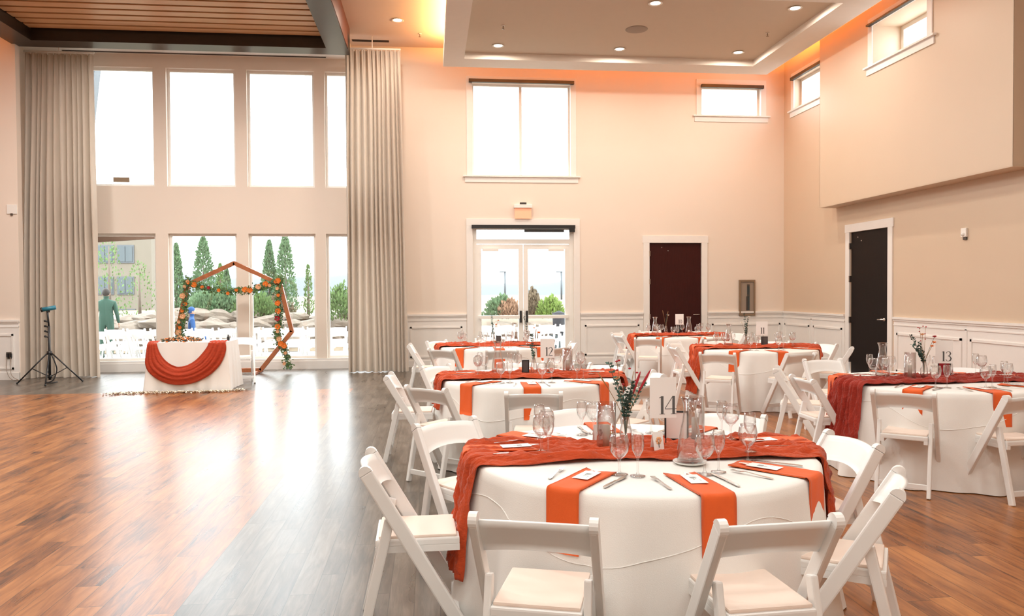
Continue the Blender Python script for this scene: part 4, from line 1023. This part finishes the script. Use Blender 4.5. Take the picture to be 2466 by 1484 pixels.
# boulders
rr = random.Random(21)
def boulder(x, y, z, s, seed):
    b = MB(); nu, nv = 12, 8; vs = []
    for j in range(nv+1):
        ph = PI*j/nv
        for k in range(nu):
            t_ = 2*PI*k/nu; d = Vector((math.sin(ph)*math.cos(t_), math.sin(ph)*math.sin(t_), math.cos(ph)))
            r_ = s*(1+.45*noise.noise(d*1.3+Vector((seed*3.1, 0, 0))))
            vs.append((d.x*r_*1.35, d.y*r_, d.z*r_*.72))
    fs = [(j*nu+k, (j+1)*nu+k, (j+1)*nu+(k+1) % nu, j*nu+(k+1) % nu) for j in range(nv) for k in range(nu)]
    b.add(vs, fs); wn_ = seen_through(x, y)
    if not wn_: return None
    lv = {22.6: 'front', 23.2: 'middle', 23.7: 'top'}[min((22.6, 23.2, 23.7), key=lambda q: abs(q-y))]
    return tag(b.build('boulder', 'rock', None, (x, y, z)), 'tan boulder, %s row of the rock bank, seen through %s' % (lv, wn_), 'boulder', 'boulders in the rock bank')
k = 0
x = -10.2
while x < -1.2:
    for rw, (yy, zz, sz) in enumerate(((22.6, .15, .36), (23.2, .5, .38), (23.7, .78, .34))):
        boulder(x+rr.uniform(-.2, .2)+rw*.25, yy+rr.uniform(-.15, .15), zz+rr.uniform(-.08, .1), sz*rr.uniform(.75, 1.25), k); k += 1
    x += .72
def tree(x, y, z, h, rad, label, seed, mt='conifer', n_=2600, thin=False, name='columnar_tree', cat='tree', grp='trees beyond the patio'):
    rr = random.Random(seed); t = thing(name, label, cat, (x, y, z), 0, grp)
    b = MB(); b.tube([(0, 0, 0), (0, 0, h*.9)], [.07, .015], 7); b.build('trunk', 'bark', t)
    b = MB()
    for k in range(n_):
        v = rr.random()**.8; zz = .12*h+v*.88*h; pr = rad*(min(1, v*6+.45))*(1-v)**.62*1.0
        a = rr.uniform(0, 6.28); q = pr*math.sqrt(rr.uniform(.15, 1))*(1+.3*noise.noise(Vector((a*2, zz*1.5, seed))))
        if thin and rr.random() < .5: continue
        b.leaf((q*math.cos(a), q*math.sin(a), zz), rr.uniform(.06, .11), (math.cos(a)*.5, math.sin(a)*.5, 1.2), (rr.uniform(-1, 1), rr.uniform(-1, 1), rr.uniform(-1, 1)))
    b.build('crown', mt, t)
def bush(x, y, z, w, h, label, seed, mt, name='shrub', n_=1700):
    rr = random.Random(seed); b = MB()
    for k in range(n_):
        a = rr.uniform(0, 6.28); ph = rr.uniform(0, PI/2); q = rr.uniform(.55, 1)*(1+.3*noise.noise(Vector((a*1.5, ph*2, seed))))
        p = Vector((w*q*math.cos(a)*math.cos(ph), w*.8*q*math.sin(a)*math.cos(ph), h*q*math.sin(ph)))
        b.leaf(p, rr.uniform(.07, .15), (p.x, p.y, p.z+.4), (rr.uniform(-1, 1), rr.uniform(-1, 1), rr.uniform(-1, 1)))
    tag(b.build(name, mt, None, (x, y, z)), label, 'shrub', 'shrubs beyond the patio')
def at(px, py, Y):
    d = rgt*((px-1233)/F_PX)+upv*((742-py)/F_PX)+fwd; s_ = Y/d.y; return Vector((d.x*s_, Y, CAM_Z+d.z*s_))
for px, top, w, Y, l, mt, sd in ((424, 590, .30, 25, 'dark columnar evergreen at the left edge of the second tall window', 'conifer', 1), (489, 574, .52, 25.5, 'tall columnar evergreen seen behind the left of the arch', 'conifer', 2), (648, 582, .36, 26, 'slim columnar evergreen, left one of the pair behind the arch', 'conifer', 3), (686, 568, .46, 25.5, 'tall columnar evergreen, right one of the pair behind the arch', 'conifer', 4), (742, 640, .20, 27, 'thin sparse young tree near the right of the third tall window', 'shrub', 5)):
    p = at(px, top, Y); tree(p.x, Y, .5, p.z-.5, w, l, sd, mt, 3200 if sd < 5 else 500)
tree(at(545, 650, 28).x, 28, .4, 2.0, .30, 'loose green young tree between the columnar evergreens', 8, 'conifer', 1600)
tree(at(530, 640, 29).x, 29, .4, 2.2, .28, 'pale loose young tree behind the left evergreen', 9, 'shrub', 1200)
tree(at(335, 640, 26.5).x, 26.5, .4, 2.2, .8, 'bare-branched young tree in front of the beige building', 10, 'shrub', 260)
tree(at(262, 600, 24.5).x, 24.5, .4, 2.9, .7, 'thin leafy tree in front of the beige building by the curtain', 12, 'shrub', 340)
for px, w, h, Y, l, mt, sd in ((500, .9, .9, 24.3, 'green shrub mass below the left evergreen', 'conifer', 1), (548, .7, .8, 24.4, 'green shrub behind the centre of the arch', 'conifer', 2), (618, .75, .75, 24.2, 'green and brown spreading shrub left of the evergreen pair', 'shrub', 3), (662, .6, .7, 25, 'tan feathery shrub under the evergreen pair', 'drygrass', 4), (820, .62, .95, 23.2, 'round green shrub in the fourth tall window', 'shrub', 5), (1205, .50, .62, 23.5, 'green shrub in the left glass door', 'conifer', 6), (1228, .38, .50, 23.2, 'rust and green low shrub in the left glass door', 'shrub_rust', 7), (1283, .24, .85, 23.6, 'upright rust ornamental grass in the right glass door', 'drygrass', 8), (1325, .46, .58, 23.3, 'bright yellow-green shrub in the right glass door', 'shrub_bright', 9)):
    bush(at(px, 740, Y).x, Y, .72, w, h, l, sd, mt)
# rocks ledge in door view
for i in range(7): boulder(1.7+i*.45, 22.8+rr.uniform(-.2, .2), .35, .33*rr.uniform(.8, 1.2), 70+i)
b = MB(); b.lathe([(0, 0), (.16, 0), (.19, .55), (.20, .60), (.0, .68)], 16); p = at(1346, 750, 21.5)
tag(b.build('waste_bin', 'darkcoat', None, (p.x, 21.5, .33)), 'dark waste bin seen through the right glass door', 'bin')
b = MB(); b.bx(p.x-.25, p.x+.25, 21.35, 21.65, -.08, .33); tag(b.build('planter_block', 'bluewin'), 'dark block under the waste bin beyond the right glass door', 'planter')
for px, top, l in ((1216, 655, 'thin lamp post far away in the left glass door'), (1352, 655, 'thin lamp post far away at the right glass door edge')):
    p = at(px, top, 70); t = thing('lamp_post', l, 'lamp post', (p.x, 70, .8)); b = MB(); b.tube([(0, 0, 0), (0, 0, p.z-.8)], .09, 8); b.build('post', 'greyclad', t); b = MB(); b.bx(-.5, .1, -.1, .1, p.z-.85, p.z-.75); b.build('lamp_head', 'greyclad', t)
# beige building
bl = thing('hotel_building', 'beige stucco building with square windows outside the leftmost tall window', 'building', (0, 40, 0))
pr_ = at(364, 600, 40)
b = MB(); b.bx(pr_.x-14, pr_.x, 0, 2, -.1, 5.6); b.build('facade_block', 'stucco', bl)
for px, py in ((303, 612), (303, 688), (254, 612), (254, 688), (206, 612), (206, 688)):
    q = at(px, py, 40)
    b = MB(); b.bx(q.x-.40, q.x+.40, -.05, .02, q.z-.45, q.z+.45); f = b.build('window', 'frame_white' if False else 'greyclad', bl)
    b = MB(); b.bx(q.x-.33, q.x-.02, -.08, -.051, q.z-.38, q.z+.38); b.bx(q.x+.02, q.x+.33, -.08, -.051, q.z-.38, q.z+.38); b.build('window_glass', 'bluewin', f)
q = at(304, 752, 40); b = MB(); b.bx(q.x-.45, q.x+.45, -.05, .02, q.z-.16, q.z+.16); b.build('vent_louvre', 'greyclad', bl)
b = MB(); b.bx(pr_.x-14.2, pr_.x+.1, -.3, 2, 5.6, 5.9); b.build('roof_edge', 'greyclad', bl)
# patio cover
pc = thing('patio_cover', 'brown timber patio cover with tan post outside the left windows', 'patio cover', (0, 0, 0))
b = MB(); p0_, p1_ = at(200, 577, 19.0), at(382, 566, 19.6); b.bar(p0_, p1_, .17, .2, (0, 0, 1)); b.build('roof_beam', 'outbeam', pc)
b = MB(); p = at(404, 640, 20.6); b.bx(p.x-.09, p.x+.06, 20.5, 20.65, -.08, 3.0); b.build('post', 'stucco', pc)
b = MB(); b.add([(-11, 19.0, 3.1), (-6.3, 19.0, 3.1), (-6.3, 16.6, 3.12), (-11, 16.6, 3.12), (-11, 19.0, 3.16), (-6.3, 19.0, 3.16), (-6.3, 16.6, 3.18), (-11, 16.6, 3.18)], [(0, 1, 2, 3), (4, 7, 6, 5), (0, 4, 5, 1), (1, 5, 6, 2)]); b.build('roof_panel', 'outbeam', pc)
gb = MB(); pa, pb = at(246, 150, 17.6), at(226, 330, 17.6); k_ = (pa.z+.08)/(pa.z-pb.z); gb.bar((pa.x-.25+(pa.x-pb.x)*.3, 17.6, pa.z+(pa.z-pb.z)*.3), (pa.x-.25+(pb.x-pa.x)*k_, 17.6, -.08), .36, .3, (1, 0, 0))
tag(gb.build('sloping_strut', 'greyclad'), 'sloping grey building strut outside the upper left tall window', 'strut')
# ---- people outside
def person(name_label, loc, rz, h, coat, seated=False, arm=.0, hat=None):
    t = thing('person', name_label, 'person', loc, rz); s_ = h/1.75
    V = [(0, 0, .95), (0, 0, 1.18), (0, 0, 1.42), (0, .01, 1.52), (0, .02, 1.66),
         (-.19, 0, 1.43), (-.25, .02, 1.15), (-.27, .10, .90), (.19, 0, 1.43), (.25, .02, 1.15), (.27, .10, .90),
         (-.10, 0, .90), (-.11, .02, .48), (-.11, 0, .06), (.10, 0, .90), (.11, .02, .48), (.11, 0, .06), (-.12, .14, .03), (.12, .14, .03)]
    E_ = [(0, 1), (1, 2), (2, 3), (3, 4), (2, 5), (5, 6), (6, 7), (2, 8), (8, 9), (9, 10), (0, 11), (11, 12), (12, 13), (0, 14), (14, 15), (15, 16), (13, 17), (16, 18)]
    Rr = [.15, .14, .155, .055, .085, .075, .052, .035, .075, .052, .035, .10, .065, .045, .10, .065, .045, .04, .04]
    if seated:
        V = [(x, y+(.42 if i in (12, 15) else .42 if i in (13, 16) else 0), z-.42 if i not in (12, 13, 15, 16, 17, 18) else (.50 if i in (12, 15) else z)) for i, (x, y, z) in enumerate(V)]
        V[17] = (-.12, .56, .03); V[18] = (.12, .56, .03)
    me = bpy.data.meshes.new('body'); me.from_pydata([tuple(c_*s_ for c_ in v) for v in V], E_, []); o = bpy.data.objects.new('body', me); C.objects.link(o); o.parent = t
    md = o.modifiers.new('Skin', 'SKIN'); lay = me.skin_vertices[0].data
    for i, r_ in enumerate(Rr): lay[i].radius = (r_*s_*(1.15 if i < 3 else 1), r_*s_*.8 if i < 3 else r_*s_)
    lay[0].use_root = True
    o.modifiers.new('Sub', 'SUBSURF').levels = 2; o.modifiers['Sub'].render_levels = 2; me.materials.append(MT[coat])
    hz = (1.66 if not seated else 1.24)*s_
    b = MB(); b.sphere((0, .02*s_, hz+.02), .095*s_, 14, 10, (.88, 1, 1.18)); b.sphere((0, .115*s_, hz), .016, 8, 6)
    for sx in (-1, 1): b.sphere((sx*.085*s_, .02*s_, hz), .02, 8, 6, (.5, 1, 1.3))
    b.build('head', 'skin', t)
    b = MB(); b.sphere((0, .0, hz+.045), .102*s_, 14, 10, (.92, 1, 1.1)); b.build('hair', hat or 'hair', t)
    for sx in (-1, 1):
        b = MB(); hx_, hz_ = sx*.27*s_, (.88 if not seated else .46)*s_
        b.sphere((hx_, .11*s_, hz_), .035, 8, 6, (.6, 1, 1.2))
        for f_ in range(4): b.tube([(hx_, .085+.018*f_, hz_-.02), (hx_, .09+.018*f_, hz_-.085-.008*(f_ in (1, 2)))], [.009, .007], 6)
        b.tube([(hx_, .15, hz_+.01), (hx_-sx*.02, .17, hz_-.04)], [.010, .008], 6); b.build('hand', 'skin', t)
p = at(255, 700, 20.6); person('person in a dark green jacket seen from behind beyond the chairs', (p.x+.0, 20.6, -.08), .1, 1.72, 'greencoat')
p = at(411, 745, 20.9); person('person in dark clothes and black cap half hidden by the window mullion', (p.x, 20.9, -.08), -1.2, 1.64, 'darkcoat', True, hat='black')
p = at(461, 745, 20.9); person('person in bright blue seated beyond the ceremony chairs', (p.x, 20.9, -.08), -1.2, 1.62, 'bluecoat', True, hat='bluecoat')
# ---- window light helpers for sampling (portals only, they add no light)
for (x0, x1, z0_, z1_) in ((-6.2, -.9, 3.7, 6.06), (-6.2, -.9, .21, 2.76), (.91, 3.0, 3.98, 5.9), (.98, 2.96, .25, 2.86)):
    l = bpy.data.lights.new('window_portal', 'AREA'); l.shape = 'RECTANGLE'; l.size = x1-x0; l.size_y = z1_-z0_; l.cycles.is_portal = True
    o = bpy.data.objects.new('window_portal', l); o.location = ((x0+x1)/2, YB+WT+.02, (z0_+z1_)/2); o.rotation_euler = (-PI/2, 0, 0); C.objects.link(o)
for p_ in (NAP+[GOB, FLU, CAR, PLT, HUR, VOT, FRK, KNF, CRD]):
    if not used.get(p_.name): 
        for c_ in list(p_.children): bpy.data.objects.remove(c_)
        bpy.data.objects.remove(p_)
